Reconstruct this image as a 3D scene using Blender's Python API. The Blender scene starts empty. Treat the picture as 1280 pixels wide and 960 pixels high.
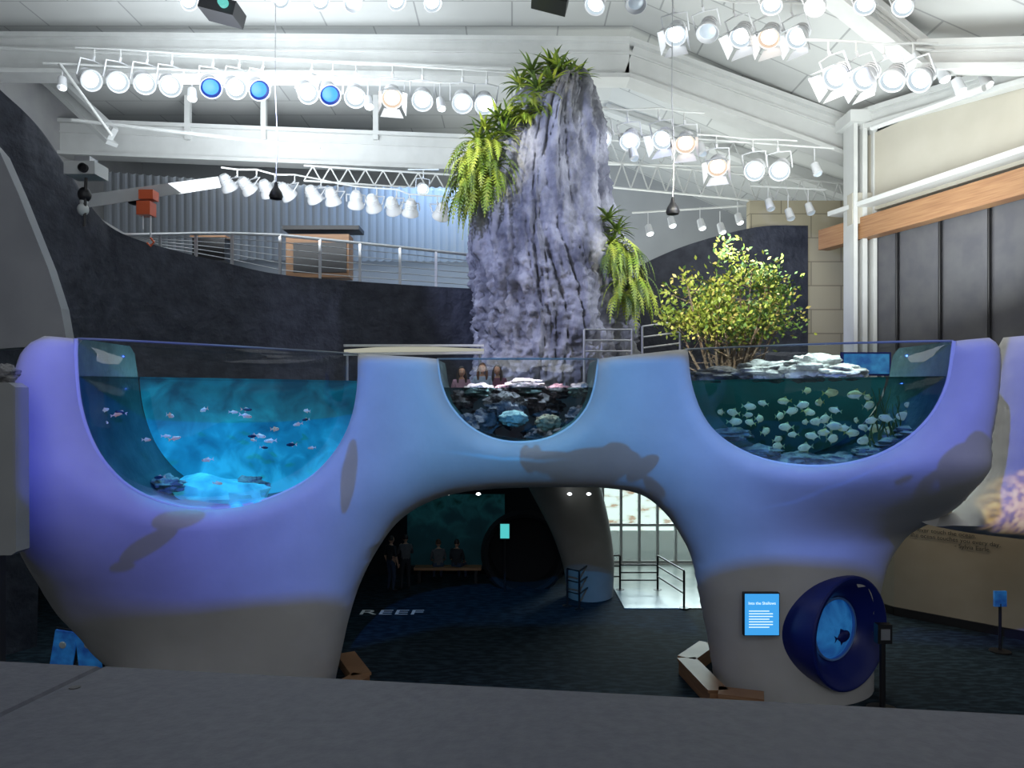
import bpy, bmesh, math, random
import numpy as np
from mathutils import Vector, Matrix, noise, geometry, Quaternion
random.seed(7)
E=5.2; FP=924.4
def W(px,py,d): return Vector(((px-640)/FP*d, d, E+(500-py)/FP*d))
def FL(px,py):
    d=E*FP/(py-500); return Vector(((px-640)/FP*d,d,0))
sc=bpy.context.scene
sc.view_settings.view_transform='Standard'
# ---------------------------------------------------------------- materials
def mat(name,color,rough=.6,metal=0,c2=None,ns=4,bump=0,bs=20,emit=None,es=0,detail=6,stretch=None,ramp=(.35,.65),spec=.5):
    m=bpy.data.materials.new(name); m.use_nodes=True; nt=m.node_tree; b=nt.nodes['Principled BSDF']
    b.inputs['Base Color'].default_value=(*color,1); b.inputs['Roughness'].default_value=rough; b.inputs['Metallic'].default_value=metal
    b.inputs['Specular IOR Level'].default_value=spec
    tc=nt.nodes.new('ShaderNodeTexCoord'); mp=nt.nodes.new('ShaderNodeMapping'); nt.links.new(tc.outputs['Object'],mp.inputs[0])
    if stretch: mp.inputs['Scale'].default_value=stretch
    if c2:
        n=nt.nodes.new('ShaderNodeTexNoise'); n.inputs['Scale'].default_value=ns; n.inputs['Detail'].default_value=detail
        nt.links.new(mp.outputs[0],n.inputs['Vector'])
        r=nt.nodes.new('ShaderNodeValToRGB'); r.color_ramp.elements[0].position=ramp[0]; r.color_ramp.elements[1].position=ramp[1]
        r.color_ramp.elements[0].color=(*color,1); r.color_ramp.elements[1].color=(*c2,1)
        nt.links.new(n.outputs['Fac'],r.inputs[0]); nt.links.new(r.outputs[0],b.inputs['Base Color'])
        if es and emit is None: nt.links.new(r.outputs[0],b.inputs['Emission Color'])
    if bump:
        n2=nt.nodes.new('ShaderNodeTexNoise'); n2.inputs['Scale'].default_value=bs; n2.inputs['Detail'].default_value=8
        nt.links.new(mp.outputs[0],n2.inputs['Vector'])
        bp=nt.nodes.new('ShaderNodeBump'); bp.inputs['Strength'].default_value=bump; bp.inputs['Distance'].default_value=.1
        nt.links.new(n2.outputs['Fac'],bp.inputs['Height']); nt.links.new(bp.outputs[0],b.inputs['Normal'])
    if emit: b.inputs['Emission Color'].default_value=(*emit,1)
    if es: b.inputs['Emission Strength'].default_value=es
    return m
def brickmat(name,c1,c2,cm,scale,w,h,ms=.01,rot=(0,0,0),rough=.7,bump=0):
    m=mat(name,c1,rough); nt=m.node_tree; b=nt.nodes['Principled BSDF']; mp=[n for n in nt.nodes if n.type=='MAPPING'][0]
    mp.inputs['Rotation'].default_value=rot
    t=nt.nodes.new('ShaderNodeTexBrick'); t.inputs['Color1'].default_value=(*c1,1); t.inputs['Color2'].default_value=(*c2,1); t.inputs['Mortar'].default_value=(*cm,1)
    t.inputs['Scale'].default_value=scale; t.inputs['Brick Width'].default_value=w; t.inputs['Row Height'].default_value=h; t.inputs['Mortar Size'].default_value=ms
    nt.links.new(mp.outputs[0],t.inputs['Vector']); nt.links.new(t.outputs['Color'],b.inputs['Base Color'])
    return m
def clearmat(name,tint,rough=.02,ior=1.4,base=0.0):
    m=bpy.data.materials.new(name); m.use_nodes=True; nt=m.node_tree; nt.nodes.clear()
    o=nt.nodes.new('ShaderNodeOutputMaterial'); mx=nt.nodes.new('ShaderNodeMixShader'); t=nt.nodes.new('ShaderNodeBsdfTransparent'); g=nt.nodes.new('ShaderNodeBsdfGlossy')
    f=nt.nodes.new('ShaderNodeFresnel'); f.inputs[0].default_value=ior; t.inputs[0].default_value=(*tint,1); g.inputs['Roughness'].default_value=rough
    a=nt.nodes.new('ShaderNodeMath'); a.operation='ADD'; a.inputs[1].default_value=base; a.use_clamp=True
    nt.links.new(f.outputs[0],a.inputs[0]); nt.links.new(a.outputs[0],mx.inputs[0]); nt.links.new(t.outputs[0],mx.inputs[1]); nt.links.new(g.outputs[0],mx.inputs[2]); nt.links.new(mx.outputs[0],o.inputs[0])
    return m
M={}
M['plaster']=mat('pale_plaster',(.50,.49,.47),.75,c2=(.56,.55,.53),ns=1.1,bump=.05,bs=5,spec=.3)
M['white']=mat('white_paint',(.62,.63,.62),.5)
M['steelwhite']=mat('painted_steel',(.64,.65,.64),.45,c2=(.59,.60,.59),ns=2)
M['darkwall']=mat('dark_blue_plaster',(.016,.020,.034),.7,c2=(.04,.045,.065),ns=2.5,bump=.5,bs=6)
M['greywall']=mat('grey_panel',(.30,.30,.31),.8,c2=(.36,.36,.36),ns=1)
M['carpet']=mat('dark_carpet',(.006,.014,.022),.85,c2=(.022,.042,.06),ns=3.5,ramp=(.45,.6),stretch=(1,3,1),spec=.2)
M['tile']=mat('pale_tile',(.35,.42,.40),.25,c2=(.45,.5,.48),ns=2)
M['wood']=mat('warm_wood',(.26,.13,.065),.5,c2=(.36,.20,.10),ns=3,stretch=(.4,.4,8))
M['counter']=mat('counter_stone',(.040,.044,.062),.55,c2=(.058,.062,.080),ns=60,bump=.05,bs=120)
M['blind']=mat('grey_blind',(.085,.085,.10),.8,c2=(.11,.11,.12),ns=2)
M['black']=mat('black_metal',(.012,.012,.014),.4)
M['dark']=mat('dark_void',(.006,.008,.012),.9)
M['metal']=mat('brushed_steel',(.55,.56,.58),.35,.8)
M['lampbody']=mat('lamp_housing',(.62,.63,.65),.4)
M['lampoff']=mat('lamp_lens_off',(.55,.62,.7),.2)
def emat(n,c,s): return mat(n,(0,0,0),.5,emit=c,es=s)
M['on']=emat('lamp_lens_white',(.92,.97,1),5); M['onblue']=emat('lamp_lens_blue',(.03,.22,1),2.5); M['onwarm']=emat('lamp_lens_warm',(1,.84,.70),5)
M['rf']=emat('reflector_white',(.62,.74,.82),.9); M['rfblue']=emat('reflector_blue',(.01,.06,.5),.8); M['rfwarm']=emat('reflector_warm',(.95,.72,.55),.85)
M['acrylic']=clearmat('clear_acrylic',(.88,.94,.95),.02,1.35,.02)
M['edge']=mat('acrylic_edge',(.20,.24,.26),.2)
M['rock']=mat('grey_rock',(.13,.135,.165),.9,c2=(.38,.385,.42),ns=2.2,detail=14,bump=1.0,bs=4,stretch=(1,1,.5),ramp=(.38,.62))
M['paler']=mat('pale_reef_rock',(.42,.42,.41),.9,c2=(.16,.16,.17),ns=4,bump=.8,bs=8)
M['reef']=mat('purple_reef_rock',(.09,.05,.06),.9,c2=(.30,.18,.2),ns=5,bump=.9,bs=8)
M['red']=mat('hoist_orange',(.7,.12,.04),.4)
M['bluepaint']=mat('navy_paint',(.008,.018,.16),.35)
# ---------------------------------------------------------------- mesh builder
class MB:
    def __init__(s): s.v=[];s.f=[];s.m=[];s.mats=[]
    def mi(s,m):
        if m not in s.mats: s.mats.append(m)
        return s.mats.index(m)
    def add(s,vs,fs,m):
        o=len(s.v); s.v+= [tuple(v) for v in vs]; s.f+=[tuple(i+o for i in f) for f in fs]; k=s.mi(m); s.m+=[k]*len(fs)
    def box(s,c,sz,m,rot=None):
        c=Vector(c); R=rot or Matrix.Identity(3); vs=[]
        for z in(-.5,.5):
            for y in(-.5,.5):
                for x in(-.5,.5): vs.append(c+R@Vector((x*sz[0],y*sz[1],z*sz[2])))
        s.add(vs,[(0,2,3,1),(4,5,7,6),(0,1,5,4),(2,6,7,3),(0,4,6,2),(1,3,7,5)],m)
    def beam(s,p,q,w,h,m):
        p=Vector(p);q=Vector(q);d=(q-p); L=d.length; d.normalize()
        up=Vector((0,0,1)) if abs(d.z)<.95 else Vector((0,1,0))
        x=d.cross(up).normalized(); z=x.cross(d).normalized()
        R=Matrix((x,d,z)).transposed(); s.box((p+q)/2,(w,L,h),m,R)
    def tube(s,pts,r,m,n=8,flat=1):
        pts=[Vector(p) for p in pts]; rs=r if hasattr(r,'__len__') else [r]*len(pts); vs=[];fs=[]
        prev=None
        for i,p in enumerate(pts):
            t=(pts[min(i+1,len(pts)-1)]-pts[max(i-1,0)]).normalized()
            if prev is None: a=Vector((0,0,1)) if abs(t.z)<.9 else Vector((1,0,0)); x=t.cross(a).normalized()
            else: x=(prev-t*prev.dot(t)).normalized()
            prev=x; y=t.cross(x)
            for k in range(n):
                a=2*math.pi*k/n; vs.append(p+(x*math.cos(a)+y*math.sin(a)*flat)*rs[i])
        for i in range(len(pts)-1):
            for k in range(n):
                fs.append((i*n+k,i*n+(k+1)%n,(i+1)*n+(k+1)%n,(i+1)*n+k))
        fs.append(tuple(range(n-1,-1,-1))); fs.append(tuple((len(pts)-1)*n+k for k in range(n)))
        s.add(vs,fs,m)
    def sphere(s,c,r,m,seg=16,ring=10,rot=None,fn=None):
        c=Vector(c); r=r if hasattr(r,'__len__') else (r,r,r); R=rot or Matrix.Identity(3); vs=[]
        for i in range(ring+1):
            th=math.pi*i/ring
            for k in range(seg):
                ph=2*math.pi*k/seg; p=Vector((math.sin(th)*math.cos(ph),math.sin(th)*math.sin(ph),math.cos(th)))
                q=Vector((p.x*r[0],p.y*r[1],p.z*r[2]))
                if fn: q=fn(p,q)
                vs.append(c+R@q)
        fs=[]
        for i in range(ring):
            for k in range(seg):
                fs.append((i*seg+k,(i+1)*seg+k,(i+1)*seg+(k+1)%seg,i*seg+(k+1)%seg))
        s.add(vs,fs,m)
    def lathe(s,prof,m,n=24,mtx=None,ms=None):
        vs=[];mtx=mtx or Matrix.Identity(4)
        for r,h in prof:
            for k in range(n):
                a=2*math.pi*k/n; vs.append(mtx@Vector((r*math.cos(a),r*math.sin(a),h)))
        for i in range(len(prof)-1):
            fs=[(k,(k+1)%n,n+(k+1)%n,n+k) for k in range(n)]
            s.add(vs[i*n:(i+2)*n],fs,ms[i] if ms else m)
    def blob(s,c,r,m,amp=.25,fr=1.5,seg=40,ring=24,seed=0):
        def fn(p,q):
            n=noise.fractal(p*fr+Vector((seed*3.1,seed,0)),1,2,5)
            return q*(1+amp*n)
        s.sphere(c,r,m,seg,ring,None,fn)
    def obj(s,name,smooth=True,parent=None,angle=40):
        me=bpy.data.meshes.new(name); me.from_pydata(s.v,[],s.f)
        for m in s.mats: me.materials.append(m)
        me.polygons.foreach_set('material_index',s.m)
        bm=bmesh.new(); bm.from_mesh(me); bmesh.ops.remove_doubles(bm,verts=bm.verts,dist=1e-5); bmesh.ops.recalc_face_normals(bm,faces=bm.faces); bm.to_mesh(me); bm.free()
        if smooth:
            me.polygons.foreach_set('use_smooth',[True]*len(me.polygons)); me.set_sharp_from_angle(angle=math.radians(angle))
        o=bpy.data.objects.new(name,me); sc.collection.objects.link(o)
        if parent: o.parent=parent
        return o
def empty(name,loc=(0,0,0)):
    e=bpy.data.objects.new(name,None); sc.collection.objects.link(e); e.location=loc; e.empty_display_size=.1; return e
# ---------------------------------------------------------------- inflated sculptural shells
def sm(t): t=min(1,max(0,t)); return t*t*(3-2*t)
def F(X,Z):
    top=13.4-.085*X*X
    if X>0: w=sm((4.4-Z)/1.7); lo=12.5
    else: w=sm((4.4-Z)/3.6); lo=12.3
    c=sm((abs(X)-.6)/2.6)
    lo=lo*c+top*(1-c)
    return top*(1-w)+lo*w
def solve(px,py,off=0,z=None,Fn=None):
    Fn=Fn or F; Y=12.
    for _ in range(80):
        X=(px-640)/FP*Y; Z=z if z is not None else E+(500-py)/FP*Y
        Y=.5*Y+.5*(Fn(X,Z)+off)
    return Vector((X,Y,Z))
def cr(pts,step=.1):
    P=[Vector((p.x,p.z)) for p in pts]; out=[]
    Q=[2*P[0]-P[1]]+P+[2*P[-1]-P[-2]]
    for i in range(1,len(Q)-2):
        n=max(1,int((Q[i+1]-Q[i]).length/step))
        for k in range(n):
            t=k/n; a,b,c,d=Q[i-1],Q[i],Q[i+1],Q[i+2]
            out.append(.5*((2*b)+(c-a)*t+(2*a-5*b+4*c-d)*t*t+(3*b-a-3*c+d)*t**3))
    out.append(P[-1]); return out
def segdist(P,segs):
    if not segs: return np.full(len(P),99.)
    best=np.full(len(P),99.)
    for a,b in segs:
        a=np.array(a);b=np.array(b); d=b-a; L=max((d*d).sum(),1e-9)
        t=np.clip(((P-a)@d)/L,0,1); q=a+t[:,None]*d; best=np.minimum(best,np.hypot(*(P-q).T))
    return best
def inpoly(P,poly):
    x,y=P[:,0],P[:,1]; r=np.zeros(len(P),bool); n=len(poly)
    for i in range(n):
        x1,y1=poly[i];x2,y2=poly[(i+1)%n]
        if y1==y2: continue
        c=((y1>y)!=(y2>y))&(x<(x2-x1)*(y-y1)/(y2-y1)+x1); r^=c
    return r
def fill(poly,step):
    A=np.array([tuple(p) for p in poly]); mn=A.min(0);mx=A.max(0); g=[]
    j=0;y=mn[1]
    while y<mx[1]:
        x=mn[0]+(step/2 if j%2 else 0)
        while x<mx[0]: g.append((x,y)); x+=step
        y+=step*.87;j+=1
    segs=[(A[i],A[(i+1)%len(A)]) for i in range(len(A))]
    if g:
        G=np.array(g); G=G[inpoly(G,A)]
        if len(G): G=G[segdist(G,segs)>step*.45]
    else: G=np.zeros((0,2))
    pts=[Vector(p) for p in A]+[Vector(p) for p in G]; n=len(A)
    r=geometry.delaunay_2d_cdt(pts,[(i,(i+1)%n) for i in range(n)],[],0,1e-6)
    V=np.array([tuple(v) for v in r[0]]); T=[tuple(f) for f in r[2]]
    C=np.array([V[list(f)].mean(0) for f in T]); k=inpoly(C,A)
    orig=[ (o[0] if len(o) else -1) for o in r[3]]
    return V,[t for t,q in zip(T,k) if q],orig,n
def shell(name,chains,Fn,T,R,step=.12,lip=.22,paneoff=.4,cut=None,mats=None):
    """chains: list of (kind, [2d pts]) closed in order; kind side/top/bottom/notch"""
    global pc,pn
    poly=[];kinds=[]
    for kind,pts in chains:
        for i in range(len(pts)-1): poly.append(pts[i]);kinds.append(kind)
    n=len(poly)
    V,tris,orig,_=fill(poly,step)
    sg={'side':[],'top':[],'notch':[],'bottom':[]}
    for i in range(n): sg[kinds[i]].append((tuple(poly[i]),tuple(poly[(i+1)%n])))
    ds=segdist(V,sg['side']);dn=segdist(V,sg['notch']);dt=segdist(V,sg['top'])
    Rv=R+.35*np.clip((3.4-V[:,1])/1.2,0,1) if cut else R
    t=np.clip(ds/Rv,0,1); off=T*(1-np.sqrt(np.clip(1-(1-t)**2,0,1)))
    off=off+lip*np.clip(1-dn/.3,0,1)**2+.15*np.clip(1-dt/.15,0,1)**2
    off=np.minimum(off,T)
    mb=MB(); pl=M['plaster'] if not mats else mats[0]; ti=M['plaster'] if not mats else mats[1]
    N=len(V); fv=[(v[0],Fn(v[0],v[1])+o,v[1]) for v,o in zip(V,off)]; bv=[(v[0],Fn(v[0],v[1])+2*T-o,v[1]) for v,o in zip(V,off)]
    ft=tris
    if cut:
        c,nn,rr=cut; P=np.array(fv); want=nn
        # seat the porthole ring on the skin: plane between the best fit and the desired facing
        d=P-np.array(c); h=d@np.array(nn); rad=np.linalg.norm(d-h[:,None]*np.array(nn),axis=1); sel=(rad<1.0)&(rad>.7)&(np.abs(h)<1.0)
        Q=P[sel]; q0=Q.mean(0); _,_,vt=np.linalg.svd(Q-q0); fn_=Vector(vt[2]); fn_=fn_ if fn_.y<0 else -fn_
        nn=(fn_*.6+want).normalized()
        d=P-np.array(c); h=d@np.array(nn); rad=np.linalg.norm(d-h[:,None]*np.array(nn),axis=1); sel=(rad<.99)&(rad>.78)&(np.abs(h)<1.0)
        c=c+nn*(float(np.percentile(h[sel],95))); pc=c; pn=nn
        def inside(i):
            d=Vector(fv[i])-c; a=d-nn*d.dot(nn); return a.length<rr and d.dot(nn)>-1.2
        ft=[t for t in tris if not all(inside(i) for i in t)]
    mb.add(fv,ft,pl); mb.add(bv,[t[::-1] for t in tris],pl)
    o2v={}
    for i,o in enumerate(orig):
        if 0<=o<n: o2v[o]=i
    for i in range(n):
        j=(i+1)%n
        if i not in o2v or j not in o2v: continue
        a,b=o2v[i],o2v[j]
        if kinds[i]=='side': continue
        if kinds[i]=='notch':
            pa=(V[a][0],Fn(*V[a])+paneoff,V[a][1]); pb=(V[b][0],Fn(*V[b])+paneoff,V[b][1])
            mb.add([fv[a],fv[b],pb,pa],[(0,1,2,3)],pl); mb.add([pa,pb,bv[b],bv[a]],[(0,1,2,3)],ti)
        else: mb.add([fv[a],fv[b],bv[b],bv[a]],[(0,1,2,3)],pl)
    return mb
TT=1.2
def ch(pts,off,step=.1): return cr([solve(p[0],p[1],off,(0 if len(p)>2 else None)) for p in pts],step)
wl=[(87,422),(87,455),(92,505),(106,550),(128,585),(158,612),(198,630),(243,638),(300,634),(350,618),(390,595),(420,562),(438,525),(446,485),(447,442)]
wm=[(545,448),(550,480),(562,508),(585,533),(615,549),(650,554),(685,549),(715,533),(735,510),(745,482),(750,448)]
wr=[(860,436),(865,480),(880,520),(905,549),(945,571),(990,582),(1040,584),(1090,575),(1135,554),(1170,522),(1192,480),(1201,425)]
left=[(58,421),(40,440),(28,480),(24,560),(26,640),(44,700),(82,757),(120,802),(152,835),(160,850,0)]
arch=[(418,850,0),(430,800),(437,770),(450,730),(470,690),(495,655),(525,633),(565,618),(620,611),(700,609),(755,610),(800,618),(830,640),(850,668),(865,700),(875,750),(885,800),(893,843,0)]
right=[(1085,843,0),(1086,800),(1091,750),(1098,715),(1108,690),(1128,662),(1158,645),(1186,630),(1210,605),(1228,560),(1236,500),(1239,450),(1234,423)]
L_=ch(left,TT);A_=ch(arch,TT);R_=ch(right,TT)
NL=ch(wl,.22);NM=ch(wm,.22);NR=ch(wr,.22)
def ln(a,b,step=.12):
    n=max(1,int((b-a).length/step)); return [a+(b-a)*i/n for i in range(n+1)]
chains=[('side',L_),('bottom',ln(L_[-1],A_[0])),('side',A_),('bottom',ln(A_[-1],R_[0])),('side',R_),
 ('top',ln(R_[-1],NR[-1])),('notch',NR[::-1]),('top',ln(NR[0],NM[-1])),('notch',NM[::-1]),('top',ln(NM[0],NL[-1])),('notch',NL[::-1]),('top',ln(NL[0],L_[0]))]
pn=Vector((.62,-.785,0)).normalized(); pc=W(1037,784,12.85)
M['tankside']=mat('tank_liner',(.03,.08,.095),.6,c2=(.06,.13,.15),ns=2,bump=.3,bs=5)
reef=empty('three_bowl_aquarium')
body=shell('body',chains,F,TT,1.15,.10,cut=(pc,pn,.88),mats=[M['plaster'],M['tankside']]).obj('sculpted_body',parent=reef,angle=60)
def clip(poly,z):
    out=[];n=len(poly)
    for i in range(n):
        a,b=poly[i],poly[(i+1)%n]
        if a.y<=z: out.append(a)
        if (a.y<=z)!=(b.y<=z): out.append(a+(b-a)*((z-a.y)/(b.y-a.y)))
    return out
def bulge(V,NN,amt):
    sg=[(tuple(NN[i]),tuple(NN[i+1])) for i in range(len(NN)-1)]
    return amt*(1-np.exp(-segdist(np.array(V,float).reshape(-1,2),sg)/.7))
def sheet(name,poly,yf,m,par,step=.2,NN=None,amt=0):
    V,T,_,_=fill(poly,step); b=bulge(V,NN,amt) if NN is not None else np.zeros(len(V)); mb=MB(); mb.add([(v[0],yf(v[0],v[1])-q,v[1]) for v,q in zip(V,b)],T,m); return mb.obj(name,parent=par,angle=80)
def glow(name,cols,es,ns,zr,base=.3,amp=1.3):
    """water light painted as emission: colour varies with height and mottling"""
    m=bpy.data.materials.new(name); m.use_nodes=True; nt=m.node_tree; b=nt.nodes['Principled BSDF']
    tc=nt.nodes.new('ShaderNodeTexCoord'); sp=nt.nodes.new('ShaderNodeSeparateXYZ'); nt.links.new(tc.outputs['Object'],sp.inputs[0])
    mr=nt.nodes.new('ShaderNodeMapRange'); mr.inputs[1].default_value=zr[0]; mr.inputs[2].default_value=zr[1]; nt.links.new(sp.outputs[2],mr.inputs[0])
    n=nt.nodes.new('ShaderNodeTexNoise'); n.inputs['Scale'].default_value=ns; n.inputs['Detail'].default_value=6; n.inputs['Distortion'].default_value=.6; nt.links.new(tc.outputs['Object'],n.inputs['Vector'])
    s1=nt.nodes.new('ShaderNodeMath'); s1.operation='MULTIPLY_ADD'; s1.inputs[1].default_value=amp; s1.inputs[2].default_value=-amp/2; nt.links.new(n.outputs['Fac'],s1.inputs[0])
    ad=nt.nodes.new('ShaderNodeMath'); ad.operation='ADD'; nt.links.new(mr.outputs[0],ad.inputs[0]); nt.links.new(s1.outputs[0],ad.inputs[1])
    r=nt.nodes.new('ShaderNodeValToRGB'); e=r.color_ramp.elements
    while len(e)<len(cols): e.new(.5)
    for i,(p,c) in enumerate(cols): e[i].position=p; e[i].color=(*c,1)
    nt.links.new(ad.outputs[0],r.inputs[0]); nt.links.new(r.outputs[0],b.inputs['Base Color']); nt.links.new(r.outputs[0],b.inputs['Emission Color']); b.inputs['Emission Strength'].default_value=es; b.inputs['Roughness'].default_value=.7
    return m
M['tb_l']=glow('lagoon_backdrop_glow',[(0,(.03,.42,.58)),(.3,(.010,.23,.35)),(.6,(.006,.14,.23)),(1,(.003,.05,.10))],.72,1.9,(3.6,5.7),amp=1.7)  # back walls glow: scattered water light put into colour and emission
M['tb_m']=glow('reef_backdrop_glow',[(0,(.03,.02,.03)),(.5,(.03,.035,.05)),(1,(.015,.03,.05))],.4,2,(4.3,5.5))
M['tb_r']=glow('kelp_backdrop_glow',[(0,(.003,.014,.018)),(.5,(.006,.035,.04)),(1,(.008,.06,.07))],.7,1.6,(4,5.6))
M['water']=clearmat('water_clear',(.74,.95,.96),.02,1.2)
M['waterr']=clearmat('water_green',(.66,.84,.83),.02,1.2)
M['surf']=clearmat('water_surface',(.25,.6,.75),.06,1.33,.40)
M['surfr']=clearmat('water_surface_green',(.35,.6,.62),.05,1.33,.4)
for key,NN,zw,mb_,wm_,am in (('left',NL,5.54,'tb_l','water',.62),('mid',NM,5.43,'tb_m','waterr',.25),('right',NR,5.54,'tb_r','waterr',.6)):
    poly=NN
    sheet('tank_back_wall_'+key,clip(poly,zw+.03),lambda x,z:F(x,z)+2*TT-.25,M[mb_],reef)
    sheet('acrylic_window_'+key,poly,lambda x,z:F(x,z)+.40,M['acrylic'],reef,NN=NN,amt=am)
    sheet('water_'+key,clip(poly,zw),lambda x,z:F(x,z)+.45,M[wm_],reef,NN=NN,amt=am)
    c=clip(poly,zw); xs=[p.x for p in c if abs(p.y-zw)<1e-4]; x0,x1=min(xs),max(xs); s=MB(); n=24; vs=[]
    for i in range(n+1):
        x=x0+(x1-x0)*i/n; q=bulge([(x,zw)],NN,am)[0]; vs+=[(x,F(x,zw)+.45-q,zw),(x,F(x,zw)+2*TT-.25,zw)]
    s.add(vs,[(2*i,2*i+2,2*i+3,2*i+1) for i in range(n)],M['surf'] if key=='left' else M['surfr']); s.obj('water_surface_'+key,parent=reef)
    s=MB(); a,b=NN[0],NN[-1]; ps=[]
    for i in range(25):
        p=a+(b-a)*i/24; q=bulge([tuple(p)],NN,am)[0]; ps.append((p.x,F(p.x,p.y)+.40-q,p.y))
    s.tube(ps,.018,M['edge'],6); s.obj('acrylic_rim_'+key,parent=reef)
s=MB()
for NN in (NL,NM,NR): s.tube([(p.x,F(p.x,p.y)+.37,p.y) for p in NN],.03,M['white'],8)
s.obj('window_gasket',parent=reef)
def fishadd(s,c,L,ang,mb,mf,tall=.45):
    R=Matrix.Rotation(ang,3,'Z')@Matrix.Rotation(random.uniform(-.25,.25),3,'Y')
    def fn(p,q):
        t=(q.x/L+.5); k=1.0 if t>.3 else .35+.65*(t/.3); return Vector((q.x,q.y*k,q.z*k))
    s.sphere(c,(L*.5,L*.10,L*tall*.5),mb,12,8,R,fn)
    c=Vector(c)
    def T(*p): return c+R@Vector(p)
    s.add([T(-L*.42,0,0),T(-L*.7,0,L*.2),T(-L*.62,0,0),T(-L*.7,0,-L*.2)],[(0,1,2),(0,2,3)],mf)
    s.add([T(L*.15,0,L*tall*.42),T(-L*.2,0,L*tall*.75),T(-L*.3,0,L*tall*.3)],[(0,1,2)],mf)
    s.add([T(L*.0,0,-L*tall*.42),T(-L*.22,0,-L*tall*.7),T(-L*.28,0,-L*tall*.3)],[(0,1,2)],mf)
    for e in(-1,1): s.sphere(T(L*.36,e*L*.06,L*.05),L*.035,M['black'],6,4)
# ---- portal
zax=pn; xax=Vector((0,0,1)).cross(zax).normalized(); yax=zax.cross(xax); mtx=Matrix.Translation(pc)@Matrix((xax,yax,zax)).transposed().to_4x4()
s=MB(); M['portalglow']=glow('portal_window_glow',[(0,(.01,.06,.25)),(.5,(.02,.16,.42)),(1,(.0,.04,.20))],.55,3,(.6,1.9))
s.lathe([(.94,-.95),(.98,-.02),(.97,.02),(.94,.04),(.88,.03),(.77,-.08),(.63,-.2),(.56,-.28),(.52,-.34)],M['bluepaint'],64,mtx)
s.lathe([(.55,-.28),(.535,-.26),(.51,-.27),(.52,-.33)],mat('pale_blue_seal',(.10,.22,.5),.3),48,mtx)
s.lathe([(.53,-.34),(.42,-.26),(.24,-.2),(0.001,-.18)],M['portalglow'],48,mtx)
fishadd(s,pc-pn*.12+Vector((0,0,-.08)),.34,math.atan2(xax.y,xax.x),M['bluepaint'],M['bluepaint'],.6)
s.obj('bubble_viewing_window',parent=None)
# ---- sign on pillar
M['screen']=mat('lit_blue_screen',(0,.1,.3),.3,emit=(.06,.40,.9),es=.9); M['screentxt']=emat('screen_text',(.7,.9,1),1.2)
sg=empty('exhibit_sign',solve(951,767,-.05)); s=MB(); s.box((0,0,0),(.60,.10,.72),M['black']); s.box((0,-.055,0),(.57,.01,.69),M['screen'])
for i in range(7): s.box((-.05+(.03 if i%3 else 0),-.064,.06-i*.045),(.40 if i%3 else .34,.004,.014),M['screentxt'])
o=s.obj('lit_panel',parent=sg)
def text(name,body,size,loc,rot,m,par=None,align='CENTER',ext=.002):
    cu=bpy.data.curves.new(name,'FONT'); cu.body=body; cu.size=size; cu.align_x=align; cu.extrude=ext; cu.materials.append(m)
    o=bpy.data.objects.new(name,cu); sc.collection.objects.link(o); o.location=loc; o.rotation_euler=rot
    if par:o.parent=par
    return o
text('title','Into the Shallows',.066,(0,-.066,.17),(math.pi/2,0,0),M['screentxt'],sg)
# ---- neighbouring shells
def FR(X,Z): return 11.6+.08*(X-7.5)
def sh2(name,pts_side,top,Fn,T,R):
    a=cr([solve(p[0],p[1],T,Fn=Fn) for p in pts_side],.15)
    b=ln(a[-1],a[0],.15)
    return shell(name,[('side',a),('top',b)],Fn,T,R,.15).obj(name,angle=60)
sh2('neighbouring_bowl',[(1254,422),(1247,470),(1244,540),(1230,600),(1192,640),(1152,652),(1200,664),(1260,672),(1340,680),(1400,670),(1430,600),(1440,500),(1435,412)],None,FR,.5,.5)
s=MB(); fr=[W(a,b,8.9) for a,b in((-120,478),(10,478),(19,484),(20,690),(14,694),(-120,696))]; n=len(fr); bkk=[p+Vector((0,.25,0)) for p in fr]
s.add(fr+bkk,[tuple(range(n)),tuple(range(2*n-1,n-1,-1))]+[(i,(i+1)%n,n+(i+1)%n,n+i) for i in range(n)],mat('panel_grey',(.24,.25,.25),.7,c2=(.28,.29,.29),ns=1)); s.blob(W(2,468,9.05),(.2,.15,.12),M['paler'],.3,2,seed=5); s.box((-6.9,9.2,1.66),(1.0,.3,3.32),M['dark']); s.obj('side_exhibit_panel',False)
# ---------------------------------------------------------------- tank contents
s=MB()
s.blob(solve(100,452,1.3),(.26,.35,.30),M['paler'],.3,2,seed=2)
s.blob(solve(250,628,1.3),(1.2,.6,.42),mat('sand_mound_glow',(.05,.35,.50),.9,c2=(.12,.65,.80),ns=3,es=.4),.25,2,seed=4)  # lit cyan of the sand is painted in as colour and emission
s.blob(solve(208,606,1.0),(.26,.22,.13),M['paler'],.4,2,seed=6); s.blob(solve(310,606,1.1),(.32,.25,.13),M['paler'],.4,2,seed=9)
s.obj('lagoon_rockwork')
s=MB(); rnd=random.Random(3)
for i in range(16):
    s.blob(solve(rnd.uniform(565,730),rnd.uniform(500,550),rnd.uniform(.9,1.9)),(rnd.uniform(.22,.45),.3,rnd.uniform(.15,.28)),M['reef'],.45,2.2,28,18,i)
for i in range(5): s.blob(solve(600+i*32,488+2*(i%2),1.7),(.3,.3,.14),M['reef'] if i%2 else M['paler'],.45,2.2,28,18,i+30)
s.blob(solve(642,523,.75),(.27,.22,.15),mat('white_coral',(.6,.58,.55),.9,c2=(.4,.38,.38),ns=6,bump=.5),.2,3,seed=40); s.blob(solve(685,528,.75),(.24,.2,.15),mat('orange_coral',(.45,.20,.12),.9,c2=(.6,.36,.25),ns=6,bump=.5),.25,3,seed=41)
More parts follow.
